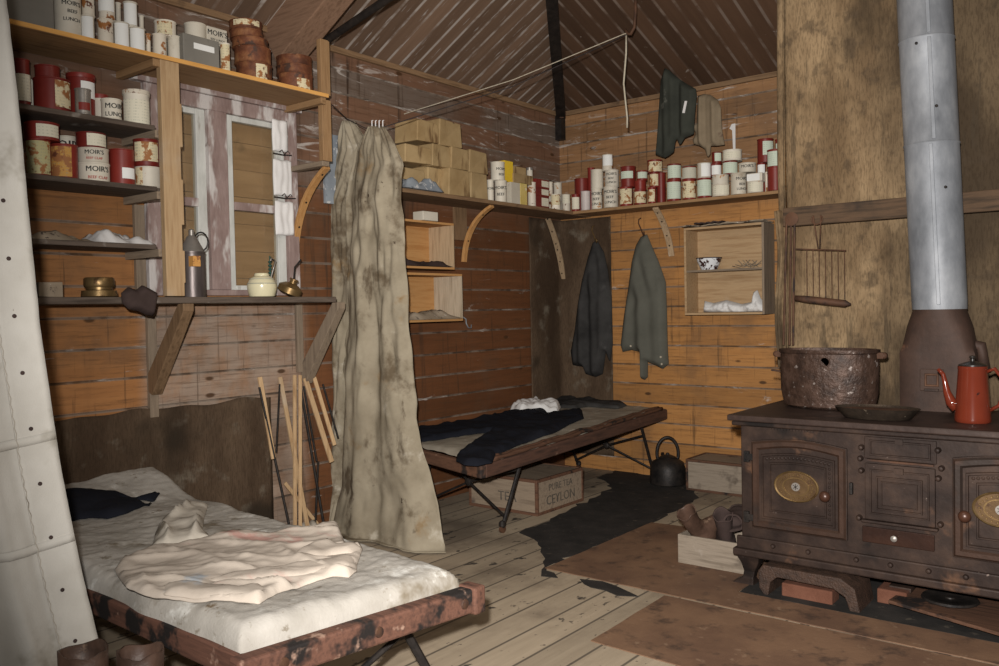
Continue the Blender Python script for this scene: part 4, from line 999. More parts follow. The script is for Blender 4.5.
# --- back wall shelf
t3 = lambda s=1.0: [("MOIR'S", .22 * s, .45, .74), ("BEEF", .18 * s, .42, .48), ("LUNCH", .18 * s, .45, .24)]
B = [
 ('d0', (571, 580), (194.5, 209), .235, S, R_, 'small red tin with cream label at the left end of the back shelf', (.1, .9, .12, .82, LB), None),
 ('d1', (580.5, 590.5), (191.5, 208), .235, S, M['tinpink'], 'pale mauve tin on the back shelf', None, None),
 ('d2', (574, 589.5), (179, 195), .10, S, R_, 'plain red tin behind the pale mauve tin on the back shelf', None, None),
 ('d3', (586, 596), (168, 190), .09, S, R_, 'plain tall red tin at the rear of the back shelf', None, None),
 ('d4', (591, 602.5), (189, 206), .235, S, C_, 'cream lettered tin at the bottom left of the white group', None, t3()),
 ('d5', (590.5, 603.5), (170, 189), .225, 'd4', C_, 'blank cream tin stacked in the white group on the back shelf', None, None),
 ('d6', (603, 618.5), (187, 205), .235, S, C_, 'cream lettered tin at the bottom right of the white group', None, t3()),
 ('d7', (604.5, 619), (170.5, 187), .225, 'd6', C_, 'cream lettered tin in the middle row of the white group', None, t3()),
 ('d8', (600.5, 614.5), (155, 170), .22, 'd7', RC, 'topmost cream tin of the white group on the back shelf', (.1, .9, .3, .95, LW), None),
 ('e0', (619, 633), (187.5, 203), .235, S, R_, 'red tin with rust flecked label at the bottom beside the white group', (.06, .9, .1, .9, LR), None),
 ('e1', (620, 636), (167, 187), .225, 'e0', R_, 'tall red tin with pale green label beside the white group', (.06, .8, .40, .75, LG), None),
 ('e2', (633.5, 646.5), (190, 201.5), .235, S, R_, 'red tin with rusted label under a plain red one', (.08, .92, .1, .85, LR), None),
 ('e3', (633.5, 647), (181, 190), .23, 'e2', R_, 'plain red tin in the middle row of the back shelf', None, None),
 ('e4', (636, 647.5), (171, 181), .225, 'e3', R_, 'red tin with small green label on the plain red one', (.15, .95, .2, .85, LG), None),
 ('f0', (647.5, 656.5), (187.5, 200.5), .245, S, R_, 'small red tin with orange label at the bottom of the back shelf', (.1, .8, .1, .85, LR), None),
 ('f0b', (656, 666), (173, 199), .20, S, R_, 'plain dark red tin below the dark trousers on the back shelf', None, None),
 ('f1', (647.5, 660.5), (173, 187.5), .225, 'f0', R_, 'red tin with brown rusted label in the middle row', (.1, .9, .1, .9, LR), None),
 ('f2', (647, 662.5), (160.5, 173), .22, 'f1', R_, 'red tin with orange and green label stacked high by the trousers', (.1, .95, .05, .85, LR), None),
 ('g0', (666.5, 681), (180.5, 198), .235, S, R_, 'red tin with greenish label at the bottom right of the dark trousers', (.05, .95, .1, .9, LG), None),
 ('g1', (667, 681), (164.5, 180), .225, 'g0', R_, 'red tin with mint label directly right of the dark trousers', (.05, .97, .12, .9, LG), None),
 ('h0', (682, 696), (179.5, 196.5), .235, S, R_, 'red tin with heavily rusted label on the bottom row', (.05, .95, .08, .88, LR), None),
 ('h1', (682, 696.5), (167, 179), .225, 'h0', R_, 'red rimmed tin with dull olive label on the second row', (.03, .97, .05, .9, labelm('olive label', (.46, .44, .36))), None),
 ('i0', (697, 711.5), (178.5, 195), .235, S, R_, 'red tin with round marked green label on the bottom row', (.03, .97, .1, .9, LG), None),
 ('i1', (697, 711), (163.5, 178.5), .225, 'i0', C_, 'cream tin with thin dark stripe on the second row', (.3, .95, .1, .95, LW), None),
 ('j0', (712, 729.5), (185, 194.5), .235, S, RC, 'wide pale tin at the bottom of the back shelf', (.05, .95, .1, .9, LB), None),
 ('j0b', (712, 729), (175.5, 185), .235, 'j0', C_, 'wide cream tin lying on the wide pale tin', None, None),
 ('j1', (710.5, 721.5), (164, 176), .215, 'j0b', R_, 'red tin with white label under the brown rag', (.1, .95, .1, .85, LW), None),
 ('j2', (711.5, 722), (152.5, 164), .205, 'j1', R_, 'small red tin partly hidden behind the brown rag', (.3, .9, .2, .9, LG), None),
 ('k0', (730.5, 746.5), (173.5, 192.5), .235, S, C_, 'cream lettered tin in the middle of the right hand bottom row', None, [("MOIR'S", .20, .75, .72), ("BEEF", .16, .75, .46), ("LUNCH", .16, .75, .24)]),
 ('k1', (722.5, 737.5), (161.5, 174), .205, 'j0b', R_, 'red rimmed tin with blue green label under the pale flat tin', (.04, .97, .08, .88, LG), None),
 ('k2', (722.5, 742), (150.5, 161), .195, 'k1', C_, 'pale flat tin topmost beside the white paper strip', (.1, .9, .2, .8, LB), None),
 ('k3', (738.5, 756), (163.5, 173), .215, 'k0', C_, 'flat cream tin with bold black lettering near the right end', None, [("MOIR'S", .44, .5, .62)]),
 ('l0', (747, 763.5), (182, 191.5), .235, S, C_, 'flat cream tin at the bottom near the right end', (.05, .95, .1, .9, LB), None),
 ('l2', (757, 766), (163.5, 188), .13, S, R_, 'red tin with white label behind the flat tins near the right end', (.1, .85, .55, .95, LW), None),
 ('l3', (757, 773.5), (139.5, 164), .125, 'l2', R_, 'tall red tin with pale green label topmost near the right end', (.35, .95, .30, .88, LG), None),
 ('m0', (767, 783.5), (167.5, 188), .235, S, R_, 'plain red tin at the bottom right end of the shelf', None, None),
 ('m1', (767, 783.5), (150, 167.5), .225, 'm0', R_, 'red rimmed tin with green label on the plain red tin at the right end', (.05, .95, .05, .88, LG), None),
 ('m2', (764.5, 770.5), (172, 188), .19, S, RC, 'narrow cream tin squeezed left of the plain red end tin', None, None),
 ('m3', (775, 784.5), (139.5, 186), .10, S, R_, 'tall red tin with green label at the far right rear of the shelf', (.1, .9, .72, .92, LG), None),
]
for k, px, py, d, base, mat, label, lab, text in B:
    tin(k, 'b', px, py, d, base, mat, label, lab=lab, text=text, group=G6)
boxtin('food_tin', 'b', (746.5, 762), (173, 182), .18, .27, 'l0', C_, 'white flat box tin with red side near the right end', key='l1', lab=(.02, .85, .1, .9, LW), group=G6)
boxtin('card_box', 'b', (784.5, 789.5), (137, 186), .14, .22, S, M['orangecard'], 'tall orange card box at the right end of the back shelf beside the sackcloth', 'box', key='m4', bevel=.002, group=G6)
p = on_back(733, 124, -.004)
tag(MB().prism([p + V((-.006, -.004, 0)), p + V((-.024, -.004, -.03)), p + V((-.004, -.004, -.045)), p + V((.002, -.004, -.2)), p + V((.018, -.004, -.21)), p + V((.02, -.004, .0))], (0, -.003, 0)).build('paper_strip', M['whitesleeve']), 'torn white paper strip stuck on the back wall above the tins', 'paper')
# ------------------------------------------------------------------ floor coverings
def flat(name, pts, z, t, mat, label, cat, jit=0):
    n = []
    for i in range(len(pts)):
        a = V(pts[i]); b = V(pts[(i + 1) % len(pts)]); k = max(1, int((b - a).length / .06))
        for j in range(k):
            p = a.lerp(b, j / k); n.append(V((p.x + jit * noise.noise(V((p.x * 14, p.y * 14, 1))), p.y + jit * noise.noise(V((p.x * 14, p.y * 14, 5))), z)))
    return tag(MB().prism(n, (0, 0, t)).build(name, mat), label, cat)
flat('floor_sheet', [(2.185, -3.06), (4.4, -3.12), (4.4, -2.418), (2.175, -2.424)], .0005, .004, M['lino'], 'near rusty brown floor sheet in front of the stove', 'floor sheet', .005)
flat('floor_sheet', [(1.50, -2.40), (4.4, -2.408), (4.4, -2.19), (2.42, -2.19), (2.42, -1.2), (1.50, -1.30)], .0005, .004, M['lino'], 'far rusty brown floor sheet reaching under the boot crate', 'floor sheet', .005)
flat('hearth_sheet', [(2.425, -2.187), (4.4, -2.187), (4.4, -1.16), (2.43, -1.16)], .0005, .004, M['tarpaper'], 'black sooty hearth sheet under the cooking range', 'hearth', .008)
P = [on_floor(x, y) for x, y in ((520, 533), (545, 522), (575, 506), (592, 500), (612, 488), (600, 478), (618, 470), (650, 476), (690, 478), (696, 500), (650, 525), (600, 545), (548, 567), (556, 578), (540, 574), (545, 556), (538, 545))]
flat('tar_patch', [(p.x, p.y) for p in P], .0005, .003, M['tarpaper'], 'black tarred patch spread over the floor boards before the kettle', 'stain', .05)
P = [on_floor(x, y) for x, y in ((582, 580), (600, 582), (625, 590), (640, 597), (618, 595), (592, 588))]
flat('tar_patch', [(p.x, p.y) for p in P], .0005, .003, M['tarpaper'], 'small black tar stain between the two rusty floor sheets', 'stain', .03)

# ------------------------------------------------------------------ camp beds
def on_plane(x, y, P0, n):
    d = ray(x, y); return CAM + d * ((P0 - CAM).dot(n) / d.dot(n))
def quad(A, B, C, D):
    """A foot-right, B foot-left, C head-left, D head-right ; u head->foot, v right->left"""
    A, B, C, D = map(V, (A, B, C, D))
    return lambda u, v: (D.lerp(A, u)).lerp(C.lerp(B, u), v)
def leg_set(root, R0, R1, L0, L1, mat, r=.011, caster=True):
    """R0 top and R1 foot of the right leg, L0/L1 of the left; crossed rods with a hub between them"""
    R0, R1, L0, L1 = map(V, (R0, R1, L0, L1))
    for a, b in ((R0, R1), (L0, L1)):
        mb = MB().tube([a, b + V((0, 0, .03))], r * 1.1, 8)
        k = b + V((0, 0, .05)); mb.lathe([(r * 1.2, -.02), (r * 1.9, -.008), (r * 1.9, .008), (r * 1.2, .02)], k, 10)
        lg = mb.build('leg', mat, root)
        if caster:
            c = b + V((0, 0, .022)); m4 = Matrix.Rotation(rad(90), 4, 'Y')
            MB().lathe([(.006, -.011), (.022, -.009), (.022, .009), (.006, .011)], c, 14, m4).build('caster', M['ironrust'], lg)
    a = R0.lerp(R1, .82); b = L0 + V((0, 0, .0)); c = R0.lerp(R1, .22); d = L0.lerp(L1, .82)
    h = (a + b + c + d) / 4
    mb = MB().tube([a, h, b], r * .75, 6); mb.build('brace', mat, root)
    mb = MB().tube([c, h, d], r * .75, 6); mb.build('brace', mat, root)
    m4 = Matrix.Rotation(rad(90), 4, 'X')
    MB().lathe([(.012, -.016), (.024, -.012), (.027, 0), (.024, .012), (.012, .016)], h, 8, m4).build('hub', mat, root)

# near bed -----------------------------------------------------------
Z1 = .445
A1, B1, C1, D1 = V((2.225, -3.885, Z1)), V((2.12, -4.575, Z1)), V((.16, -4.50, Z1)), V((.16, -3.70, Z1))
q1 = quad(A1, B1, C1, D1)
bed = thing('camp_bed', 'near camp bed with white woolly mattress and worn wooden rails', 'bed', V((1.25, -4.2, 0)))
ct = M_ = woodm('worn red brown rail', (.055, .026, .018), (.12, .055, .036), 'x', spots=[((.012, .009, .008), 7, .50, .10), ((.30, .19, .14), 9, .62, .08)])
dz = V((0, 0, -.038))
MB().bar(D1 + dz, A1 + dz, .045, .07).build('side_rail', ct, bed, bevel=.006)
MB().bar(C1 + dz + V((0, -.02, 0)), B1 + dz, .045, .07).build('side_rail', ct, bed, bevel=.006)
ed = (A1 - B1).normalized(); fo_ = V((1, .0, 0))
er = MB().bar(B1 + dz - ed * .05 + fo_ * .03, A1 + dz + ed * .03 + fo_ * .03, .055, .075).build('end_rail', ct, bed, bevel=.008)
MB().bar(C1 + dz, D1 + dz, .045, .07).build('end_rail', ct, bed, bevel=.006)
for k in (.10, .52, .97):
    p = (B1 + dz).lerp(A1 + dz, k) + fo_ * .058
    MB().lathe([(.004, .006), (.014, .004), (.016, 0)], p, 12, Matrix.Rotation(rad(90), 4, 'Y')).build('bolt', M['ironrust'], er)
MB().cbox(A1 + dz + ed * .035 + fo_ * .03 + V((0, 0, .0)), (.075, .05, .085)).build('rail_block', ct, bed, bevel=.008)
leg_set(bed, (2.06, -4.00, .385), (2.17, -3.86, 0), (1.98, -4.48, .385), (2.05, -4.52, 0), M['black'], .013)
leg_set(bed, (.45, -3.80, .385), (.35, -3.80, 0), (.45, -4.50, .385), (.35, -4.50, 0), M['black'], .013)
def mz(x, y, base=True):
    hd = max(0, min(1, (.62 - x) / .5)); hd = hd * hd * (3 - 2 * hd)
    return Z1 + .058 + hd * .085 + .016 * nz(x, y, 0, 3.3) + .006 * nz(x, y, 2, 11) + .003 * nz(x, y, 6, 34)
def fmat(u, v):
    uu = -.01 + u * 1.012; p = q1(uu, -.03 + v * 1.06)
    e = min(1, min(u * 2.0, 1 - u * 0 if u < .5 else (1 - u) * 2.1) / .05, min(v, 1 - v) * .8 / .035) if True else 1
    e = max(0, min(1, min(u * 2.1 / .06, (1 - u) * 2.1 / .06, v * .8 / .05, (1 - v) * .8 / .05)))
    k = math.sqrt(max(0, 1 - (1 - e) ** 2))
    z = mz(p.x, p.y); zb = Z1 - .012 + .012 * nz(p.x, p.y, 9, 9)
    if u > .9 and v > .88: zb -= .07 * (u - .9) / .1 * (v - .88) / .12
    return V((p.x + .008 * nz(p.x, p.y, 4, 6), p.y + .008 * nz(p.y, p.x, 4, 6), zb + (z - zb) * k))
mb = MB().grid(230, 96, fmat)
mb.grid(30, 14, lambda u, v: q1(.01 + u * .985, .01 + v * .98) + V((0, 0, .001)))
mt = mb.build('mattress', M['sheepskin'], bed, smooth='all', fix=False)
def bed_pt(x, y, zf, it=6):
    z = .52; 
    for _ in range(it): p = on_floor(x, y, z); z = zf(p.x, p.y)
    return p
def lay(name, px, zf, th, wr, mat, label, cat='clothing', res=.014, edge=.03):
    P = [bed_pt(x, y, zf) for x, y in px]
    mb = MB()
    puff(mb, [(p.x, p.y) for p in P], res, lambda u, v, d: th + wr(u, v), lambda u, v, h: V((u, v, zf(u, v) + .004 + h)), edge, .003)
    return tag(mb.build(name, mat, smooth='all'), label, cat)
def ridges(x, y, ang, f, a, seed=0):
    c, s = math.cos(ang), math.sin(ang); t = (x * c + y * s) * f + 2.2 * nz(x, y, seed, 3)
    return a * (1 - abs(math.sin(t))) ** 2.6 * (.35 + 1.9 * abs(nz(x, y, seed + 5, 4)))
lj = [(115, 571), (123, 560), (142, 553), (153, 549), (176, 547), (214, 539), (240, 534), (272, 537), (304, 531), (337, 524), (342, 537), (347, 549), (363, 550), (360, 558), (357, 566), (357, 573), (349, 579), (333, 578), (305, 587), (278, 595), (268, 600), (259, 606), (233, 603), (202, 604), (160, 600), (144, 597), (126, 589), (120, 581)]
o = lay('wool_undershirt', lj, mz, .009, lambda x, y: ridges(x, y, 2.1, 24, .013) + ridges(x, y, 1.5, 15, .012, 2) + ridges(x, y, 2.5, 44, .005, 7) + .003 * nz(x, y, 1, 9), M['longjohn'], 'cream wool undershirt spread crumpled on the near bed', res=.010, edge=.016)
for px, th, nm in ((((160, 592), (186, 586), (215, 590), (240, 593), (262, 590), (270, 596), (258, 605), (233, 602), (200, 603), (164, 600)), .035, 'sleeve'),
               (((205, 585), (235, 577), (275, 572), (310, 566), (345, 560), (356, 562), (350, 571), (318, 578), (285, 585), (250, 588), (222, 589)), .034, 'sleeve'),
               (((296, 556), (312, 549), (330, 545), (341, 550), (356, 548), (362, 552), (352, 559), (334, 560), (318, 563), (303, 562)), .045, 'cuff')):
    P = [bed_pt(x, y, mz) for x, y in px]; mb = MB()
    puff(mb, [(p.x, p.y) for p in P], .012, lambda u, v, d: th * .38 + .004 * nz(u, v, 3, 16), lambda u, v, h: V((u, v, mz(u, v) + .012 + h)), .028, .003)
    mb.build(nm, M['longjohn'], o, smooth='all')
lay('crumpled_cloth', [(152, 548), (155, 536), (163, 520), (180, 510), (196, 505), (208, 506), (204, 520), (203, 532), (212, 540), (195, 545), (176, 549)], mz, .018, lambda x, y: ridges(x, y, .9, 34, .035, 3) + .012 * nz(x, y, 1, 12), M['paperlin'], 'stiff crumpled grey cloth behind the wool undershirt', 'cloth', .01)
lay('navy_garment', [(60, 492), (72, 487), (92, 483), (118, 480), (138, 482), (148, 488), (161, 494), (147, 498), (124, 499), (140, 501), (152, 503), (140, 509), (126, 515), (108, 520), (90, 519), (66, 522)], mz, .018, lambda x, y: .012 * nz(x, y, 1, 10), M['navy'], 'dark navy garment folded at the head of the near bed')

# far bed ------------------------------------------------------------
Ab = on_back(483, 478, -2.32); Db = on_back(665, 419, -.06); Cb = V((.16, -.06, Db.z + .01)); Bb = on_left(402, 455, .22)
bed2 = thing('camp_bed', 'far camp bed with sagging dark frame and thin grey mattress', 'bed', V((.6, -1.2, 0)))
H2 = .075; up = V((0, 0, H2 / 2))
dk = wood('char', 'y')
MB().bar(Ab + up, Db + up, .045, H2).build('side_rail', dk, bed2, bevel=.008)
MB().bar(Bb + up, Cb + up, .045, H2).build('side_rail', dk, bed2, bevel=.008)
MB().bar(Bb + up + V((0, -.02, 0)), Ab + up + V((.02, -.02, 0)), .04, H2 * .95).build('end_rail', wood('rust', 'x'), bed2, bevel=.008)
MB().bar(Cb + up, Db + up, .04, H2).build('end_rail', dk, bed2, bevel=.006)
A2, B2, C2, D2 = [p + V((0, 0, H2)) for p in (Ab, Bb, Cb, Db)]
q2 = quad(A2, B2, C2, D2)
leg_set(bed2, (.93, -1.80, Ab.z + .06), (.90, -1.98, 0), (.22, -1.80, Ab.z + .07), (.22, -1.98, 0), M['black'])
leg_set(bed2, (.90, -.34, Db.z), (.875, -.10, 0), (.20, -.34, Db.z), (.20, -.10, 0), M['black'])
n2 = (A2 - D2).cross(B2 - A2).normalized(); P02 = (A2 + B2 + C2 + D2) / 4
def mz2(x, y):
    z = P02.z - ((x - P02.x) * n2.x + (y - P02.y) * n2.y) / n2.z
    return z + .018 + .010 * nz(x, y, 3, 4) + .004 * nz(x, y, 1, 16)
def fm2(u, v):
    p = q2(.01 + u * .98, -.01 + v * .99); e = max(0, min(1, u * 30, (1 - u) * 30, v * 16, (1 - v) * 16)); k = math.sqrt(1 - (1 - e) ** 2)
    zb = q2(u, v).z - .002 + .012 * nz(p.x, p.y, 5, 9)
    return V((p.x + .018 * nz(p.y, 0, 2, 8) * (1 - k), p.y, zb + (mz2(p.x, p.y) - zb) * k))
mb = MB().grid(100, 40, fm2); mb.grid(20, 10, lambda u, v: q2(.02 + u * .96, .02 + v * .95) + V((0, 0, -.004)))
mb.build('mattress', M['matt'], bed2, smooth='all', fix=False)
mb = MB()
for off, zz_ in ((.0, .012), (.035, .016)):
    pts = [q2(u / 40, -.005 + off) + V((.012 * nz(u * .3, off, 1), 0, zz_ + .010 * nz(u * .4, off * 9, 2))) for u in range(1, 40)]
    mb.tube(pts, [.013 + .006 * nz(u * .7, off, 3) for u in range(1, 40)], 6)
mb.build('ragged_piping', wood('rust', 'y'), bed2, smooth='all')
def zf2(x, y): return mz2(x, y) + .002
lay('navy_trousers', [(417, 430), (440, 427), (472, 421), (495, 416), (520, 411), (545, 411), (549, 415), (565, 413), (582, 411), (584, 419), (570, 425), (550, 435), (530, 442), (510, 450), (496, 455), (492, 464), (477, 467), (464, 466), (456, 462), (457, 456), (472, 444), (491, 433), (460, 437), (435, 441), (417, 443)],
    zf2, .022, lambda x, y: .012 * nz(x, y, 1, 8) + ridges(x, y, 1.2, 22, .008), M['navy'], 'long navy trousers lying lengthwise across the far bed')
lay('white_rag', [(510, 411), (516, 407), (527, 405), (537, 402), (543, 406), (553, 404), (561, 408), (558, 413), (540, 412), (520, 414)], zf2, .05, lambda x, y: .03 * nz(x, y, 1, 18), M['whitecloth'], 'crumpled white rag between trousers and socks on the far bed', 'rag', .012)
lay('dark_socks', [(553, 402), (560, 398), (573, 398), (580, 401), (590, 399), (602, 403), (622, 403), (627, 406), (618, 409), (600, 408), (588, 407), (575, 409), (560, 408)], zf2, .022, lambda x, y: .01 * nz(x, y, 1, 12), M['navygrey'], 'pair of dark woollen socks at the wall end of the far bed')

# tea crate under the far bed
def crate(name, lo, hi, label, mats, edge=.022, txt=(), top=True, cat='crate'):
    lo, hi = V(lo), V(hi)
    o = thing(name, label, cat, V(((lo.x + hi.x) / 2, (lo.y + hi.y) / 2, lo.z)))
    e = V((.004, .004, .004))
    MB().box(lo + e, hi - e).build('boards', mats[0], o)
    mb = MB(); w = edge
    xs, ys, zs = (lo.x, hi.x), (lo.y, hi.y), (lo.z, hi.z)
    for x in xs:
        for y in ys: mb.cbox((x + (w / 2 - .001) * (1 if x == lo.x else -1), y + (w / 2 - .001) * (1 if y == lo.y else -1), (lo.z + hi.z) / 2), (w, w, hi.z - lo.z + .002))
    for z in zs:
        zz = z + (w / 2 - .0015) * (1 if z == lo.z else -1)
        for x in xs: mb.cbox((x + (w / 2 - .0015) * (1 if x == lo.x else -1), (lo.y + hi.y) / 2, zz), (w, hi.y - lo.y - 2 * w + .01, w))
        for y in ys: mb.cbox(((lo.x + hi.x) / 2, y + (w / 2 - .0015) * (1 if y == lo.y else -1), zz), (hi.x - lo.x - 2 * w + .01, w, w))
    mb.build('edging', mats[1], o, bevel=.003)
    for body, size, c, r_, out in txt:
        m_ = MB(); text_flat(m_, body, size, c, r_, (0, 0, 1), out, .0015); m_.build('lettering', M['fadedink'], o)
    return o
M['fadedink'] = pm('faded stencil ink', ((.05, .045, .04), (.15, .12, .09)), k=30, bump=0)
hz_ = .225
crate('tea_crate', (.28, -1.55, 0), (.84, -1.02, hz_), 'old wooden tea crate with black lettering under the far bed', (wood('grey', 'x'), wood('rust', 'x')), .02,
      [("TEA", .085, (.60, -1.5465, .095), (1, 0, 0), (0, -1, 0)), ("PURE TEA", .062, (.8365, -1.285, .155), (0, 1, 0), (1, 0, 0)), ("CEYLON", .085, (.8365, -1.285, .075), (0, 1, 0), (1, 0, 0))])
p = on_floor(686, 490); zt = on_back(686, 459, p.y).z
crate('packing_box', (p.x, p.y, 0), (p.x + .62, -.02, zt), 'pale packing box with brown edging beside the black kettle', (wood('crate', 'x'), wood('rust', 'x')), .018, [("16 LBS", .05, (p.x + .23, p.y + .0035, zt * .35), (1, 0, 0), (0, -1, 0))] if False else [])
# kettle
p = on_floor(668, 484); k = V((p.x, p.y, 0)); r = .5 * 36 / FPX * dist(p); hh = on_back(668, 456, p.y).z
ke = thing('iron_kettle', 'squat black iron kettle with tall loop handle on the floor', 'kettle', k)
MB().lathe([(r * .88, 0), (r * .98, .01), (r, .03), (r * .98, hh * .55), (r * .88, hh * .78), (r * .55, hh * .92), (r * .42, hh * .95)], k, 32).build('body', M['black'], ke, smooth=True)
MB().lathe([(r * .44, hh * .94), (r * .46, hh * .97), (r * .2, hh * 1.04), (r * .10, hh * 1.06), (r * .10, hh * 1.10), (r * .05, hh * 1.12)], k, 24).build('lid', M['black'], ke, smooth=True)
pts = []
for t in range(25):
    a = PI * (-.12 + 1.24 * t / 24); pts.append(k + CR * (-.078 * math.cos(a) * (1.0)) + V((0, 0, hh * .93 + .035 + .115 * math.sin(a))))
pts = [k + CR * -.05 + V((0, 0, hh * .88))] + pts + [k + CR * .05 + V((0, 0, hh * .88))]
MB().tube(pts, .012, 8).build('handle', M['black'], ke, smooth='all')
b = CF * 1; b = V((b.x, b.y, 0)).normalized()
MB().tube([k + b * r * .8 + V((0, 0, hh * .5)), k + b * r * 1.25 + V((0, 0, hh * .7)), k + b * r * 1.5 + V((0, 0, hh * .95))], [.022, .016, .013], 10).build('spout', M['black'], ke, smooth='all')

# ------------------------------------------------------------------ boots
def boot(name, loc, rotz, tilt, shaft, label, s_=1.0, mat=None, flop=.0, rot=None):
    root = bpy.data.objects.new(name, None); COL.objects.link(root); root.location = loc; root.empty_display_size = .05
    tag(root, label, 'boot'); root.rotation_euler = rot if rot else (0, tilt, rotz)
    mat = mat or M['leather']
    def place(mb, nm, m_, **kw):
        me_o = mb.build(nm, m_, None, base=(0, 0, 0), **kw); me_o.parent = root; me_o.location = (0, 0, 0); return me_o
    rings = []
    prof = [(.0, .045, .052, .095, .055), (.035, .045, .052, .10, .05), (.075, .038, .046, .09, .04), (.11, .0, .042, .055, .0), (.15, -.012, .042, .048, 0), (.22, -.015, .05, .055, 0), (shaft, -.015 + flop, .056, .06, 0)]
    vs = []; seg = 22
    def ring(z, cx, ry, rx, toe):
        out = []
        for k_ in range(seg):
            a = 2 * PI * k_ / seg; c_ = math.cos(a)
            x = cx + rx * c_ + (toe * max(0, c_) ** 1.3); y = ry * math.sin(a) * (1 - .18 * max(0, c_))
            w = 1 + .10 * nz(x * 9, y * 9, z * 9 + loc[0]); wz = .02 * nz(a, z * 4, loc[1], 1.3) * (z / shaft) ** 2
            out.append(V((x * w, y * w, z + wz)) * s_)
        return out
    pr = []
    for i in range(len(prof) - 1):
        for j in range(3):
            t = j / 3; pr.append([prof[i][q] * (1 - t) + prof[i + 1][q] * t for q in range(5)])
    pr.append(list(prof[-1]))
    for q in pr: vs += ring(*q)
    for q in reversed(pr[-7:]): vs += ring(q[0] - .001, q[1], q[2] - .006, q[3] - .006, q[4])
    n = len(vs) // seg
    fs = [(i * seg + k_, i * seg + (k_ + 1) % seg, (i + 1) * seg + (k_ + 1) % seg, (i + 1) * seg + k_) for i in range(n - 1) for k_ in range(seg)] + [tuple(range(seg - 1, -1, -1)), tuple(range((n - 1) * seg, n * seg))]
    place(MB().add(vs, fs), 'upper', mat, smooth='all')
    so = ring(0, .045, .056, .100, .058); so2 = [v * 1.0 + V((0, 0, -.014 * s_)) for v in so]
    mb = MB().add(so + so2, [tuple(range(seg)), tuple(range(2 * seg - 1, seg - 1, -1))] + [(i, (i + 1) % seg, seg + (i + 1) % seg, seg + i) for i in range(seg)])
    place(mb, 'sole', M['darkrag'])
    return root
p = on_floor(76, 650, .47); boot('tall_boot', (p.x, p.y, .0145), rad(215), 0, .455, 'tall cracked brown leather boot at the lower left before the near canvas', 1.0)
p = on_floor(134, 650, .45); boot('tall_boot', (p.x, p.y, .0145), rad(200), 0, .435, 'tall brown leather boot beside the rail of the near bed', 1.0)
p = on_floor(100, 655, .40); q_ = p
bc0 = on_floor(678, 563); zt = on_back(678, 534, bc0.y).z
o = thing('boot_crate', 'low open pale wooden crate of boots beside the stove', 'crate', V((bc0.x + .18, bc0.y + .14, 0)))
t = .014; X0, X1_, Y0, Y1 = bc0.x, 2.352, bc0.y, bc0.y + .30
mb = MB(); mb.box((X0, Y0, 0), (X1_, Y0 + t, zt)); mb.box((X0, Y1 - t, 0), (X1_, Y1, zt)); mb.box((X0, Y0 + t, 0), (X0 + t, Y1 - t, zt)); mb.box((X1_ - t, Y0 + t, 0), (X1_, Y1 - t, zt))
mb.build('sides', wood('crate', 'x'), o, bevel=.003)
MB().box((X0 + t, Y0 + t, .001), (X1_ - t, Y1 - t, .012)).build('bottom', wood('crate', 'x'), o)
boot('work_boot', (X0 + .09, Y0 + .12, .10), 0, 0, .24, 'brown leather boot leaning out of the crate at its left', .9, rot=(rad(10), rad(-35), rad(60)))
boot('work_boot', (X0 + .22, Y0 + .10, .09), 0, 0, .24, 'dark leather boot slumped in the middle of the crate', .9, M['darkrag'], rot=(rad(-8), rad(-25), rad(120)))
boot('work_boot', (X0 + .24, Y0 + .20, .25), 0, 0, .22, 'black boot with its sole turned up at the top of the crate', .85, M['darkrag'], rot=(rad(95), rad(20), rad(20)))

# ------------------------------------------------------------------ folded trestles leaning on the wall
def leanbar(mb, t, b, w, th, round_=False):
    A_ = on_left(t[0], t[1], .045); B_ = on_left(b[0], b[1], .045 + .14 * (b[1] - t[1]) / 130.0)
    if b[1] > 500:
        d = (B_ - A_); B_ = A_ + d * ((A_.z - .004) / (A_.z - B_.z))
    if round_: mb.tube([A_, B_], w / 2, 8)
    else: mb.bar(A_, B_, w, th, (1, 0, 0))
    return A_, B_
rw = wood('raw', 'z')
for items, label in (
    (((259.7, 377, 273.6, 459, 'w', .026), (257.7, 387, 285, 514, 'b', .013), (276.5, 384, 273, 452, 'b', .010)), 'folded trestle of one pale slat and black rods, leftmost against the sacking'),
    (((280, 377, 305, 513, 'w', .024), (293, 375, 293.3, 514, 'w', .020), (297, 375, 297, 514, 'w', .018), (280, 482, 300.5, 508, 'w', .02)), 'bundle of pale wooden slats standing against the dark sacking'),
    (((299.8, 384, 322, 515, 'b', .015), (302, 386, 315, 461, 'b', .012), (315, 461, 312.5, 514, 'b', .012)), 'pair of thin black iron rods leaning between the slat bundles'),
    (((305, 378, 331.7, 462, 'w', .030), (312.5, 377, 333, 445, 'w', .022), (319.7, 384, 335, 438, 'b', .012)), 'folded pair of pale slats leaning close behind the hanging canvas')):
    r0 = on_left(items[0][0], 500, .2); o = thing('folded_trestle', label, 'trestle', V((.2, r0.y, 0)))
    for i_, (x0, y0, x1, y1, kd, w) in enumerate(items):
        mb = MB()
        if kd == 'w':
            leanbar(mb, (x0, y0), (x1, y1), w, .012); mb.v = [q + V((.014 * i_, 0, 0)) for q in mb.v]; mb.build('slat', rw, o, bevel=.002)
        else:
            leanbar(mb, (x0, y0), (x1, y1), w, w, True); mb.v = [q + V((.014 * i_, 0, 0)) for q in mb.v]; mb.build('rod', M['black'], o)
a = on_left(275, 523, .2); b = on_left(333, 528, .2)
heap('grey_heap', (.10, -2.96, .001), (.42, -2.72, .16), M['paperlin'], 'grey crumpled sacking heaped on the floor below the slats', 'cloth', amp=.02)

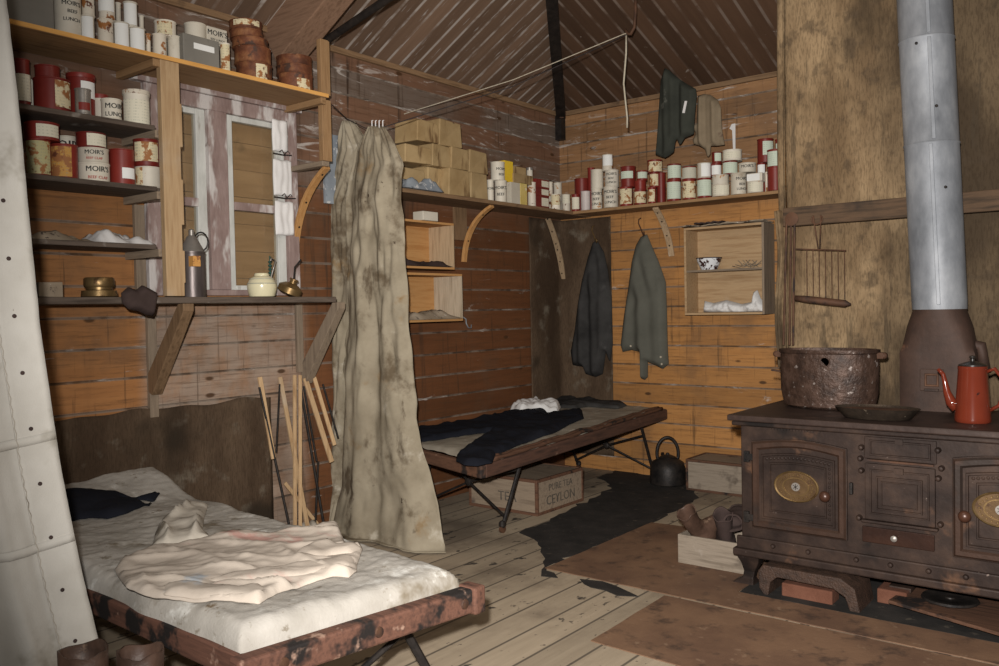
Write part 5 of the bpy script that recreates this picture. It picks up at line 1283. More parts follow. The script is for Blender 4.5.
# ------------------------------------------------------------------ hanging canvases
def interp(tab, t):
    for (a, x), (b, y) in zip(tab, tab[1:]):
        if t <= b: return x + (y - x) * max(0, (t - a)) / (b - a)
    return tab[-1][1]
def canvas2(Le, Re, ytop, folds, amp, Yp, ph, nu=80, nv=90):
    def f(u, v):
        py = ytop + (560 - ytop) * v
        pl, pr = interp(Le, py), interp(Re, py)
        A_ = on_back(pl, py, Yp); B_ = on_back(pr, py, Yp)
        p = A_.lerp(B_, u)
        g = min(1, .25 + v * 1.5)
        fo = amp * g * (math.sin(u * folds + ph + 1.2 * nz(u * 2, v * 2, ph)) + .5 * math.sin(u * folds * 1.9 + 2 * ph + 2 * nz(u, v * 3, 5)))
        fo += .03 * nz(u * 5, v * 6, ph + 3) + .014 * nz(u * 13, v * 17, ph) + .008 * (1 - abs(nz(u * 9, v * 14, ph + 8)) * 2)
        edge = math.sin(PI * min(1, max(0, u)))
        z = p.z
        if z < .015: z = .012 + .006 * abs(nz(u * 9, v, 0)); 
        return V((p.x, p.y + fo - .05 * edge * g - (max(0, .25 - p.z)) * .25, z))
    return MB().grid(nu, nv, f)
hc = thing('hanging_canvas', 'long soiled canvas hanging gathered from a line in mid room', 'canvas', V((.62, -2.5, 0)))
canvas2([(125, 368), (150, 352), (200, 344), (215, 346), (290, 344), (400, 340), (480, 333), (560, 330)],
        [(125, 384), (140, 392), (163, 404), (175, 401), (200, 400), (290, 404), (350, 410), (372, 412), (420, 414), (480, 426), (530, 441), (560, 450)], 127, 13, .022, -2.47, .4).build('sheet', M['canvas'], hc, smooth='all', fix=False, solid=.004)
canvas2([(118, 341), (150, 336), (205, 323), (290, 329), (400, 332), (560, 328)], [(118, 352), (150, 372), (205, 360), (290, 362), (400, 360), (560, 356)], 121, 7, .018, -2.41, 2.0, 40).build('rear_fold', M['canvas'], hc, smooth='all', fix=False, solid=.004)
def seam(Yp, x0, x1, y, lab='seam'):
    pts = [on_back(x0 + (x1 - x0) * i / 20, y + 2 * math.sin(i * .6), Yp - .055 - .03 * math.sin(PI * i / 20)) for i in range(21)]
    return pts
mb = MB()
for i in range(4): 
    q = on_back(372 + i * 3.6, 126, -2.475); mb.tube([q + V((0, 0, -.02)), q + V((0, 0, .03)), q + V((.008, 0, .03))], .003, 5)
mb.build('clip', M['whitesleeve'], hc)
ln = MB()
pA = on_left(313, 97, .33); pB = on_back(347, 119, -2.42); pC = on_back(384, 127, -2.47)
HK = on_back(628, 34, -1.1)
pA = V((.325, yR + .035, 2.44))
ln.tube([pA, pB, (pB + pC) / 2 + V((0, 0, -.03)), pC, pC.lerp(HK, .5) + V((0, 0, -.05)), HK], .003, 5)
tag(ln.build('drying_line', M['darkcord']), 'dark line strung from the shelf post over the hanging canvas to the ceiling hook', 'line')
wlp = on_left(404, 114, .002)
tag(MB().tube([wlp, wlp.lerp(HK, .5) + V((0, 0, -.03)), HK + V((0, 0, .01))], .0028, 5).build('drying_line', M['cord']), 'pale thin cord strung from the left wall to the ceiling hook', 'line')
r2 = on_back(626, 128, -1.1)
tag(MB().tube([HK + V((-.01, -.005, 0)), HK + V((-.012, -.006, -.12)), V((r2.x - .012, HK.y, HK.z - .3)), V((r2.x + .01, HK.y, r2.z + .06)), V((r2.x + .008, HK.y, r2.z))], .006, 6).build('frayed_string', M['cord'], smooth='all'), 'frayed pale cord end dangling from the ceiling hook', 'cord')
hp = on_back(643, -30, -1.1); zc = EAVE + 1.1 * BE
mb = MB(); mb.tube([V((HK.x + .06, HK.y, zc + .01)), V((HK.x + .055, HK.y, HK.z + .12)), V((HK.x + .045, HK.y, HK.z + .03)), V((HK.x + .02, HK.y, HK.z - .005)), V((HK.x, HK.y, HK.z + .0)), V((HK.x - .02, HK.y, HK.z + .03))], .010, 8)
tag(mb.build('ceiling_hook', M['ironrust'], smooth='all'), 'thick rusty iron hook hanging from the back ceiling boards', 'hook')
# clothes hanging high on the back wall
def hang(name, px, Yp, mat, label, th, folds, cat='clothing', res=.01):
    P = [on_back(x, y, Yp) for x, y in px]; mb = MB()
    puff(mb, [(p.x, p.z) for p in P], res, lambda u, v, d: th + sum(a * math.sin(u * f + ph) for a, f, ph in folds) + .01 * nz(u, v, 1, 8), lambda u, v, hh: V((u, Yp - hh, v)), .035, .005)
    return tag(mb.build(name, mat, smooth='all'), label, cat)
hang('hanging_trousers', [(659, 110), (661, 81), (665, 68), (669, 70), (678, 78), (687, 84), (696, 89), (697, 96), (695, 114), (694, 134), (690, 136), (685, 138), (680, 146), (677, 139), (675.5, 142), (674, 152), (669, 156), (665, 158), (656, 155), (657, 143)], -.30, M['darkgreen'],
     'dark green trousers hanging under the ceiling above the tins', .035, [(.012, 50, 0), (.008, 90, 1)])
hang('hanging_rag', [(698, 96), (704, 94), (711, 95), (718, 100), (721, 108), (722, 129), (725, 145), (717, 146), (711, 146), (710.5, 154), (708, 158), (705, 149), (700, 146), (694, 144), (693, 140), (696, 134), (692, 125), (697, 124)], -.24, M['ragbrown'],
     'tan ragged garment hanging beside the dark green trousers', .03, [(.012, 70, 0), (.006, 120, 1)])
p = on_back(685, 107, -.36)
tag(MB().bar(on_back(686, 101, -.352), on_back(683.5, 113, -.358), .018, .004, (0, 1, 0)).build('white_tag', M['whitesleeve']), 'narrow white tag on the dark green trousers', 'tag')

# near canvas at the left edge of the room
EDGE = [(-60, -3), (0, 5), (60, 12), (130, 20), (230, 29), (330, 38), (400, 49), (470, 60), (520, 70), (570, 80), (640, 97), (760, 128), (900, 150)]
nc = thing('tent_canvas', 'pale stiff canvas with a stitched eyelet hem hanging at the left edge', 'canvas', V((1.6, -5.2, 0)))
XC = 1.6
def edge_pt(z):
    lo, hi = -60.0, 900.0
    for _ in range(26):
        m_ = (lo + hi) / 2; p = on_left(interp(EDGE, m_), m_, XC)
        if p.z > z: lo = m_
        else: hi = m_
    return on_left(interp(EDGE, lo), lo, XC)
zs_ = [2.42 - 2.40 * j / 80 for j in range(81)]
ep = [edge_pt(z) for z in zs_]
def f1(u, v, out=0):
    j = min(79, int(v * 80)); t = v * 80 - j; e = ep[j].lerp(ep[j + 1], t); z = zs_[j] + (zs_[j + 1] - zs_[j]) * t
    w = 1.15; s_ = u * w
    fo = 0
    if s_ > .11:
        k = min(1, (s_ - .11) / .06); gg = .35 + .65 * v
        fo = k * gg * (.042 * math.sin((s_ - .11) * 36 + .8 * nz(s_, z, 0, 2)) + .016 * math.sin(s_ * 71 + 1.6 * nz(s_, z, 3, 1.4)))
    fo += .010 * nz(s_ * 3, z * 2, 1) + .003 * nz(s_, z, 5, 22) + out
    return V((XC + fo - .05 * s_, e.y - s_, z))
MB().grid(130, 100, lambda u, v: f1(u, v)).build('sheet', M['canvaspale'], nc, smooth='all', fix=False, solid=.004)
MB().grid(8, 100, lambda u, v: f1(u * .088 - .001, v, .006)).build('hem', M['canvaspale'], nc, smooth='all', fix=False, solid=.003)
mb = MB()
for i in range(150):
    v = .02 + i * .0065; a = f1(.084 + .003 * (i % 2), v, .010); b = f1(.084 + .003 * ((i + 1) % 2), v + .0065, .010)
    if v < .97: mb.tube([a, b], .0012, 4)
mb.build('stitching', M['paperlin'], nc)
for v in [.03 + .062 * i for i in range(15)]:
    c = f1(.052, v, .010); mb = MB()
    mb.lathe([(.002, 0), (.0055, 0), (.0055, .002), (.002, .003)], c, 10, Matrix.Rotation(rad(90), 4, 'Y')).build('eyelet', M['darkrag'], nc)
for z0 in (.985, .70):
    v0 = (2.42 - z0) / 2.4; mb = MB().grid(60, 3, lambda u, v: f1(.0 + u * .9, v0 + (v - .5) * .010 + .006 * math.sin(u * 9), .007)); mb.build('seam', M['canvaspale'], nc, smooth='all', fix=False, solid=.004)
# ------------------------------------------------------------------ cooking range
SY = -2.06
def fp(x, y, Y=SY): p = on_back(x, y, Y); return p.x, p.z
XL = 2.385; XR = 3.83; SYB = -1.42; ZB, ZTOP = .175, .765
st = thing('cooking_range', 'large black iron cooking range with two oven doors', 'stove', V((3.1, -1.75, 0)))
mb = MB()
mb.box((XL, SY, ZB), (XR, SYB, ZTOP))
mb.build('body', M['iron'], st, bevel=.006)
MB().box((XL - .045, SY - .05, ZTOP), (XR + .045, SYB + .03, ZTOP + .028)).build('top_plate', M['irontop'], st, bevel=.006)
mb = MB(); mb.box((XL - .03, SY - .035, ZTOP - .022), (XR + .03, SY - .002, ZTOP - .002)); mb.build('top_moulding', M['iron'], st, bevel=.006)
mb = MB()
mb.box((XL - .018, SY - .020, ZB - .005), (XR + .018, SY - .001, ZB + .055)); mb.box((XL - .03, SY - .038, ZB - .035), (XR + .03, SYB, ZB - .0005))
mb.build('plinth', M['iron'], st, bevel=.007)
for x in (XL + .03, XR - .03):
    for y in (SY + .03, SYB - .04):
        s_ = -1 if x < 3 else 1
        mb = MB(); P0 = V((x, y, 0)); vs = []
        for z, w, d in ((ZB - .036, .055, 0), (ZB - .07, .042, -.006), (.06, .026, 0), (.03, .026, .006), (.012, .045, .02), (0, .055, .026)):
            for a, b in ((-1, -1), (1, -1), (1, 1), (-1, 1)): vs.append(P0 + V((a * w + s_ * d, b * w * .8, z)))
        fs = [(3, 2, 1, 0)] + [(4 * i + k, 4 * i + (k + 1) % 4, 4 * i + 4 + (k + 1) % 4, 4 * i + 4 + k) for i in range(5) for k in range(4)] + [(20, 21, 22, 23)]
        mb.add(vs, fs).build('leg', M['iron'], st, bevel=.005)
def rect_px(x0, x1, y00, y01, y10, y11, Y=SY):
    """picks of the four corners: left edge x0 (top y00, bottom y01), right edge x1 (top y10, bottom y11)"""
    a = [fp(x0, y00, Y), fp(x0, y01, Y), fp(x1, y10, Y), fp(x1, y11, Y)]
    return (a[0][0] + a[1][0]) / 2, (a[2][0] + a[3][0]) / 2, (a[1][1] + a[3][1]) / 2, (a[0][1] + a[2][1]) / 2
def frame(mb, x0, x1, z0, z1, w, y, h, arch=0.0):
    """raised frame on plane y, standing h proud, optional arched top"""
    n = 12
    def loop(ins):
        a, b, c, d = x0 + ins, x1 - ins, z0 + ins, z1 - ins
        pts = [(a, c), (b, c)] + [(b - (b - a) * i / n, d + arch * math.sin(PI * i / n)) for i in range(n + 1)]
        return pts
    O, I = loop(0), loop(w); O2, I2 = loop(w * .25), loop(w * .75); N = len(O)
    vs = [V((p[0], y, p[1])) for p in O] + [V((p[0], y - h, p[1])) for p in O2] + [V((p[0], y - h, p[1])) for p in I2] + [V((p[0], y, p[1])) for p in I]
    fs = []
    for r in range(3):
        for i in range(N): fs.append((r * N + i, r * N + (i + 1) % N, (r + 1) * N + (i + 1) % N, (r + 1) * N + i))
    return mb.add(vs, fs)
RX = Matrix.Rotation(rad(90), 4, 'X')
def stud(mb, x, y, z, r, l):
    return mb.lathe([(r, 0), (r, l * .5), (r * .7, l * .9), (r * .2, l)], (x, y, z), 12, RX)
def oven_door(x0, x1, z0, z1, knob_side, hinge_side):
    d = MB(); yy = SY - .001
    n = 12; prof = [(x0, z0), (x1, z0)] + [(x1 - (x1 - x0) * i / n, z1 + .022 * math.sin(PI * i / n)) for i in range(n + 1)]
    d.prism([V((x, yy, z)) for x, z in prof], (0, -.014, 0))
    door = d.build('oven_door', M['iron'], st, bevel=.003)
    yd = yy - .0142
    frame(MB(), x0 + .004, x1 - .004, z0 + .004, z1 - .004, .034, yd, .009, .022).build('door_border', M['ironrust'] if False else pm('browned iron border', ((.032, .018, .012), (.062, .032, .021)), k=8, rough=.55, metal=.3, bump=.4, spots=[((.03, .02, .016), 5, .5, .15)]), door)
    m1 = MB(); frame(m1, x0 + .048, x1 - .048, z0 + .048, z1 - .055, .012, yd, .006, .016); frame(m1, x0 + .085, x1 - .085, z0 + .085, z1 - .09, .010, yd, .005, .010)
    # beaded relief running round the panel
    nb = 17
    for i in range(nb):
        t = i / (nb - 1); x = x0 + .075 + (x1 - x0 - .15) * t; z = z1 - .075 + .013 * math.sin(PI * t)
        m1.lathe([(.007, 0), (.006, .003), (.002, .005)], (x, yd, z), 8, RX)
    for i in range(12):
        z = z0 + .085 + (z1 - z0 - .18) * i / 11
        m1.lathe([(.006, 0), (.005, .003), (.002, .005)], (x1 - .073, yd, z), 8, RX)
    m1.build('relief', M['iron'], door)
    return door, yd
def oval(door, cx, cz, yd, rx=.100, rz=.070):
    m4 = RX
    mb = MB().lathe([(.94, 0), (.94, .006), (.0, .006)], (cx, yd, cz), 36, m4, caps=False)
    mb.v = [V((cx + (p.x - cx) * rx, p.y, cz + (p.z - cz) * rz)) for p in mb.v]
    ov = mb.build('brass_plate', M['brassdull'], door, smooth=True)
    m0 = MB().lathe([(1, 0), (1.0, .006), (.95, .010), (.89, .006), (.89, 0)], (cx, yd, cz), 36, m4, caps=False)
    m0.v = [V((cx + (p.x - cx) * rx, p.y, cz + (p.z - cz) * rz)) for p in m0.v]
    m0.build('raised_rim', M['brass'], ov, smooth=True)
    m2 = MB().lathe([(.60, 0), (.60, .004), (.54, .004), (.54, 0)], (cx, yd - .006, cz), 30, m4, caps=False)
    m2.v = [V((cx + (p.x - cx) * rx, p.y, cz + (p.z - cz) * rz)) for p in m2.v]
    for i in range(22):
        a = 2 * PI * i / 22; m2.lathe([(.0042, 0), (.003, .003)], (cx + rx * .74 * math.cos(a), yd - .006, cz + rz * .74 * math.sin(a)), 6, m4)
    m2.build('relief_ring', M['brass'], ov)
    m3 = MB().lathe([(.019, 0), (.019, .004), (.0, .004)], (cx, yd - .006, cz), 20, m4, caps=False)
    disc = m3.build('centre_disc', M['tindull'], ov, smooth=True) if False else m3.build('centre_disc', M['tindull'], door, smooth=True)
    m5 = MB(); 
    for a in (rad(35), rad(145), rad(90)): m5.bar((cx - .013 * math.cos(a), yd - .0108, cz - .013 * math.sin(a)), (cx + .013 * math.cos(a), yd - .0108, cz + .013 * math.sin(a)), .0025, .001, (0, 1, 0))
    m5.build('star_mark', M['black'], door)
def knob(parent, x, z, y, r=.024):
    MB().lathe([(r * .35, 0), (r * .35, .018), (r * .8, .022), (r, .034), (r * .85, .046), (r * .4, .053), (0.001, .054)], (x, y, z), 20, RX).build('knob', M['knob'], parent, smooth=True)
x0, x1, z0, z1 = rect_px(752.4, 848, 441, 526, 448, 541)
dl, yd = oven_door(x0, x1, z0, z1, 1, -1)
cx, cz = fp(797.5, 486); oval(dl, cx, cz, yd)
kx, kz = fp(828.5, 494.5); knob(dl, kx, kz, yd - .002)
for (px, py) in ((747.5, 456), (747.5, 516)):
    hg = MB(); hx_, hz2 = fp(px, py); hg.cbox((hx_, SY - .010, hz2), (.024, .018, .05)); hg.cbox((hx_ + .02, SY - .019, hz2), (.05, .006, .030))
    hg.build('hinge', M['black'], st, bevel=.002)
lx, lz = fp(852, 488)
MB().cbox((lx, SY - .012, lz), (.014, .022, .05)).build('latch', M['black'], st, bevel=.003)
wd = x1 - x0; cxm = (fp(865, 480)[0] + fp(936, 480)[0]) / 2
# right door, mirrored about the middle
rx0 = fp(953, 500)[0]; rx1 = rx0 + wd
dr, yd2 = oven_door(rx0, rx1, z0, z1, -1, 1)
ocx, ocz = fp(990, 508.5); oval(dr, max(ocx, rx0 + .17), cz, yd2)
kx, kz = fp(967, 514); knob(dr, kx, kz, yd2 - .002)
# middle: flap, firebox door, ash drawer
a0, a1, b0, b1 = rect_px(865, 937, 436, 458, 441, 464)
mf = MB(); mf.box((a0, SY - .012, b0), (a1, SY - .001, b1)); f_ = mf.build('upper_flap', M['iron'], st, bevel=.003)
mm = MB(); frame(mm, a0 + .02, a1 - .02, b0 + .014, b1 - .012, .009, SY - .0121, .005); mm.cbox(((a0 + a1) / 2, SY - .016, b1 - .014), (.03, .01, .022)); mm.build('relief', M['iron'], f_)
c0, c1, e0, e1 = rect_px(866, 936, 463, 518, 468, 527)
mf = MB(); mf.box((c0, SY - .018, e0), (c1, SY - .001, e1)); f_ = mf.build('firebox_door', M['iron'], st, bevel=.003)
mm = MB(); frame(mm, c0 + .02, c1 - .02, e0 + .025, e1 - .022, .008, SY - .0181, .005); frame(mm, c0 + .045, c1 - .045, e0 + .045, e1 - .05, .008, SY - .0181, .005); frame(mm, c0 + .064, c1 - .064, e0 + .062, e1 - .07, .006, SY - .0181, .004)
mm.cbox(((c0 + c1) / 2, SY - .023, e1 - .022), (.036, .012, .024)); mm.build('relief', M['iron'], f_)
MB().box((c0 - .012, SY - .034, e0 - .012), (c1 + .012, SY - .002, e0 - .001)).build('ledge', M['iron'], st, bevel=.003)
MB().box((a0 + .01, SY - .016, b0 - .010), (a1 - .01, SY - .001, b0 - .002)).build('bright_edge', M['ironrust'], st)
g0, g1, h0, h1 = rect_px(863, 935, 527, 541, 533, 551)
f_ = MB().box((g0, SY - .012, h0), (g1, SY - .001, h1)).build('ash_drawer', pm('bare brown iron', ((.025, .012, .009), (.05, .023, .015)), k=8, rough=.35, metal=.3, bump=.3), st, bevel=.003)
kx, kz = fp(896, 537); MB().lathe([(.005, 0), (.005, .014), (.012, .018), (.013, .026), (.006, .031)], (kx, SY - .012, kz), 14, RX).build('knob', M['tindull'], f_, smooth=True)
for px, py in ((861, 458), (862, 447), (938.5, 450), (942, 468), (862, 470), (939, 478), (860, 517), (941, 524)):
    x, z = fp(px, py); sb = MB(); stud(sb, x, SY - .001, z, .012, .03); sb.build('bolt', M['iron'], st, smooth=True)
for px in (775, 810, 858, 892, 930, 967):
    sb = MB(); x, z = fp(px, 560); stud(sb, x, SY - .020, ZB + .03, .011, .016); sb.build('plinth_bolt', M['iron'], st, smooth=True)
# cast lettering above the doors, worn and partly legible
m_ = MB(); x_, z_ = fp(797, 425); text_flat(m_, "SMITH & WELLSTOOD", .019, (x_, SY - .0005, z_), (1, 0, 0), (0, 0, 1), (0, -1, 0), .002); 
m_ = MB(); 
for i in range(17):
    x_ = x0 + .09 + i * .0135; m_.cbox((x_, SY - .003, z1 + .062), (.008, .004, .012 if i % 3 else .006))
m_.build('cast_marks', M['ironrust'] if False else M['iron'], st)
m_ = MB(); text_flat(m_, "STOVES", .028, (rx0 + .16, SY - .0005, z1 + .058), (1, 0, 0), (0, 0, 1), (0, -1, 0), .003); m_.build('cast_marks', M['iron'], st)

# flue hood and galvanised pipe
HY = -1.47
ha = on_back(903, 400, HY); hb_ = on_back(982, 400, HY)
hcx = (on_back(912, 308, HY).x + on_back(968, 308, HY).x) / 2; pr_ = (on_back(968, 300, HY).x - on_back(912, 300, HY).x) / 2 * .99
zb0 = ZTOP + .0285; zs1 = on_back(905, 352, HY).z; zs2 = on_back(935, 309, HY).z
hd = thing('flue_hood', 'tapered rusty iron flue hood standing on the back of the range', 'flue hood', V((hcx, HY, zb0)))
w0 = .16; d0 = .095
def rrect(w, d, z, round_, n=24):
    out = []
    for i in range(n):
        a = 2 * PI * (i + .5) / n; c_, s_ = math.cos(a), math.sin(a)
        e = 1 / max(abs(c_), abs(s_)); k = e * (1 - round_) + round_
        out.append(V((hcx + w * c_ * k, HY + d * s_ * k, z)))
    return out
secs = [rrect(w0, d0, zb0, .1), rrect(w0, d0, zs1, .1), rrect(w0 * .97, d0, zs1 + .03, .3), rrect((w0 + pr_) / 2, (d0 + pr_) / 2, (zs1 + zs2) / 2 + .02, .7), rrect(pr_ * .98, pr_ * .98, zs2 - .01, 1), rrect(pr_ * .98, pr_ * .98, zs2 + .02, 1)]
vs = [p for s_ in secs for p in s_]; N = 24
mb = MB().add(vs, [(i * N + k, i * N + (k + 1) % N, (i + 1) * N + (k + 1) % N, (i + 1) * N + k) for i in range(5) for k in range(N)] + [tuple(range(N - 1, -1, -1)), tuple(range(5 * N, 6 * N))])
mb.build('hood_body', M['hood'], hd, smooth=True)
pl = on_back(932, 380, HY - d0)
MB().cbox((pl.x, HY - d0 - .004, pl.z), (.10, .008, .10)).build('soot_door', M['hood'], hd, bevel=.003)
mb = MB(); frame(mb, pl.x - .03, pl.x + .03, pl.z - .03, pl.z + .03, .010, HY - d0 - .0081, .005); mb.build('door_border', M['ironrust'], hd)
MB().cbox((pl.x, HY - d0 - .012, pl.z - .045), (.06, .014, .012)).build('ledge', M['iron'], hd, bevel=.002)
mb = MB().tube([V((hcx + .05, HY + .0, zs1 + .05)), V((hcx + .17, HY, zs1 + .03)), V((hcx + .185, HY, zs1 - .08))], [.03, .026, .024], 12)
mb.build('side_flue', M['hood'], hd, smooth='all')
pp = thing('stove_pipe', 'tall galvanised stove pipe rising above the rusty flue hood', 'pipe', V((hcx, HY, zs2)))
zt_ = 3.25
prof = [(pr_ * .985, zs2 - .001)]
for z in (1.30, 2.02, 2.50):
    prof += [(pr_, z - .006), (pr_ * 1.035, z), (pr_, z + .006)] if z > 1.4 else [(pr_ * 1.0, z)]
prof += [(pr_, zt_)]
LEAN = lambda q: V((q.x - .040 * (q.z - zs2), q.y, q.z))
mb = MB().lathe(prof, (hcx, HY, 0), 40); mb.v = [LEAN(q) for q in mb.v]; mb.build('pipe_body', M['galv'], pp, smooth=True)
a = -rad(80)
mb = MB(); rr = pr_ + .001
for z0_, z1_ in ((zs2 + .02, 2.01), (2.03, 2.49), (2.51, 3.2)):
    aa = a + (.0 if z0_ < 2 else .12); q0 = V((hcx + rr * math.cos(aa), HY + rr * math.sin(aa), z0_)); mb.bar(q0, q0 + V((0, 0, z1_ - z0_)), .006, .016, (math.cos(aa + PI / 2), math.sin(aa + PI / 2), 0))
mb.v = [LEAN(q) for q in mb.v]; mb.build('seam', M['galv'], pp, bevel=.002)
for px, py in ((928, 41), (945, 104), (950, 186)):
    mb = MB(); p = on_back(px, py, HY - pr_); mb.lathe([(.007, -.004), (.007, .003), (.002, .006)], (p.x, HY - math.sqrt(max(0, pr_ ** 2 - (p.x - hcx) ** 2)), p.z), 8, RX)
    mb.v = [LEAN(q) for q in mb.v]; mb.build('rivet', M['black'], pp)

# beam behind the pipe
BY = -1.24
p0 = on_back(784, 212, BY); p1 = on_back(784, 229, BY)
zb_m = on_back(890, 209, BY).z
tag(MB().box((p0.x, BY - .022, zb_m - .05), (4.35, BY + .022, zb_m + .05)).build('cross_beam', woodm('scorched beam', (.035, .022, .013), (.085, .050, .028), 'x', spots=[((.25, .14, .06), 3, .62, .1), ((.015, .012, .01), 2.2, .55, .15)]), bevel=.005), 'dark scorched wooden beam crossing the sackcloth behind the pipe', 'beam')
# iron hangers and toasting grid
yh = BY - .03
o = thing('iron_hanger', 'long rusty twin rod iron hanger with a round eye on the beam end', 'hanger', on_back(793, 340, yh))
c = on_back(792, 219, yh)
MB().lathe([(.012, 0), (.034, .0), (.036, .008), (.014, .012)], c, 20, RX).build('eye_plate', M['ironrust'], o, smooth=True)
for dx in (785.5, 790, 793.5):
    a_ = on_back(dx + 1, 222, yh); b_ = on_back(dx - (2 if dx < 786 else .5), 345, yh); MB().tube([a_, b_], .006, 6).build('rod', M['ironrust'], o)
o = thing('toasting_grid', 'rusty wire toasting grid with looped handle hanging on the beam', 'grid', on_back(820, 305, yh))
mb = MB(); ca = on_back(817, 219, yh - .004)
lp = [ca + V((.028 * math.sin(2 * PI * t / 16), 0, .028 * math.cos(2 * PI * t / 16))) for t in range(2, 15)]
b1_ = on_back(819, 249, yh - .004)
mb.tube([b1_ + V((.004, 0, 0))] + lp + [b1_ + V((-.004, 0, 0))], .0035, 6); mb.build('handle', M['ironrust'], o, smooth='all')
g_a = on_back(796, 249, yh - .006); g_b = on_back(846, 250.5, yh - .006)
mb = MB().tube([g_a, g_b], .004, 6)
for i in range(7):
    t = .22 + i * .125; q = g_a.lerp(g_b, t); z_b = on_back(820, 300, yh).z; mb.tube([q, V((q.x, q.y, z_b))], .0024, 5)
mb.build('wires', M['ironrust'], o)
ra = on_back(795, 298, yh - .006); rb = on_back(848, 304, yh - .006)
MB().tube([ra, ra.lerp(rb, .2), rb.lerp(ra, .05), rb, rb + (rb - ra).normalized() * .015], [.014, .019, .019, .012, .005], 12).build('roller', M['ironrust'], o, smooth='all')
ax = MB(); 
# folded hanging canvas strips left of the hangers
def f(u, v):
    z = .95 + v * .86; return V((2.235 + .045 * u + .010 * math.sin(z * 9), -1.19 + .02 * math.sin(u * 9) + .012 * nz(u * 2, z * 3, 4), z))
sheet('frayed_strip', f, 10, 40, M['sack'], 'frayed strip of sackcloth hanging beside the iron hanger', 'cloth strip')

# cauldron
CYP = -1.62
ca = on_back(781, 352, CYP); cb_ = on_back(879, 352, CYP); r = (cb_.x - ca.x) / 2; cx = (ca.x + cb_.x) / 2; zt2 = on_back(830, 349, CYP).z
zb2 = ZTOP + .0285; h = zt2 - zb2
o = thing('iron_cauldron', 'big rusted iron cauldron with side lugs on the range', 'cauldron', V((cx, CYP, zb2)))
rk = .62
mb = MB().lathe([(r * .80, 0), (r * .92, .012), (r * .985, h * .3), (r, h * .75), (r * .985, h * .93), (r * 1.02, h * .95), (r * 1.02, h), (r * .95, h), (r * .93, h * .6), (r * .88, .02), (r * .5, .015)], (cx, CYP, zb2), 44)
mb.v = [V((p.x, CYP + (p.y - CYP) * rk, p.z)) for p in mb.v]
mb.build('pot_body', M['potrust'], o, smooth=True)
for s_ in (-1, 1):
    q = V((cx + s_ * r * 1.0, CYP, zb2 + h * .86)); mb = MB(); mb.cbox(q + V((s_ * .008, 0, .012)), (.03, .04, .03)); mb.lathe([(.006, -.02), (.016, -.012), (.016, .012), (.006, .02)], q + V((s_ * .022, 0, .012)), 10, RX)
    if s_ < 0: mb.bar(q + V((0, 0, -.075)), q + V((-.05, 0, -.07)), .02, .008)
    mb.build('lug', M['ironrust'], o, bevel=.003)
p = on_back(825, 362, CYP - r * rk * .98)
mb = MB().lathe([(.026, 0), (.026, .004), (.020, .004), (.020, 0)], (p.x, CYP - r * rk * .99, p.z), 20, RX); mb.build('cast_mark', M['potrust'], o)
# oval pan
PY = -1.93
pa = on_back(835, 396, PY); pb = on_back(921, 400, PY); r = (pb.x - pa.x) / 2; cx = (pa.x + pb.x) / 2; h = .048
o = MB().lathe([(r * .72, 0), (r * .78, .004), (r * .97, h * .9), (r, h), (r * .97, h * 1.02), (r * .90, h * .75), (r * .5, h * .45)], (cx, PY, zb2), 44)
o.v = [V((p.x, PY + (p.y - PY) * .60, p.z)) for p in o.v]
o = tag(o.build('oval_dish', pm('blackened dish', ((.02, .016, .013), (.07, .05, .036)), k=14, rough=.35, metal=.4, bump=.4, spots=[((.22, .17, .12), 22, .66, .05)]), smooth=True), 'shallow oval blackened dish at the front of the range top', 'dish')
mb = MB().lathe([(r * .88, 0), (r * .5, .002), (.001, .003)], (cx, PY, zb2 + h * .80), 36, caps=False); mb.v = [V((p.x, PY + (p.y - PY) * .58, p.z)) for p in mb.v]
mb.build('contents', M['ironrust'], o, smooth=True)
# red enamel coffee pot
KY = -1.86
ka = on_back(954, 415, KY); kb = on_back(992, 415, KY); rb_ = (kb.x - ka.x) / 2 * .98; cx = (ka.x + kb.x) / 2; zt3 = on_back(975, 366, KY).z; h = zt3 - zb2; rt = rb_ * .78
o = thing('coffee_pot', 'glossy brick red enamel coffee pot with curved spout', 'coffee pot', V((cx, KY, zb2)))
k = V((cx, KY, zb2))
MB().lathe([(rb_ * .93, 0), (rb_, .006), (rb_ * .99, .02), (rt * 1.02, h * .93), (rt * 1.04, h * .95), (rt * 1.04, h), (rt * .96, h)], k, 40).build('pot_body', M['redenamel'], o, smooth=True)
MB().lathe([(rt * 1.0, h + .0005), (rt * .98, h + .006), (rt * .5, h + .016), (rt * .16, h + .020), (rt * .16, h + .030), (rt * .24, h + .034), (rt * .2, h + .042), (.001, h + .044)], k, 30).build('lid', M['blackenamel'], o, smooth=True)
sp = [(957, 408), (951, 402), (947, 392), (945, 382), (943, 374), (938, 369)]
pts = [on_back(x, y, KY) for x, y in sp]
MB().tube(pts, [.024, .022, .015, .011, .009, .008], 12).build('spout', M['redenamel'], o, smooth='all')
hpts = [k + V((rt * .95, 0, h * .90)), k + V((rt * 1.5, 0, h * .96)), k + V((rt * 2.0, 0, h * .80)), k + V((rt * 2.1, 0, h * .55)), k + V((rt * 1.8, 0, h * .32)), k + V((rb_ * .9, 0, h * .22))]
MB().tube(hpts, .008, 8).build('handle', M['redenamel'], o, smooth='all')

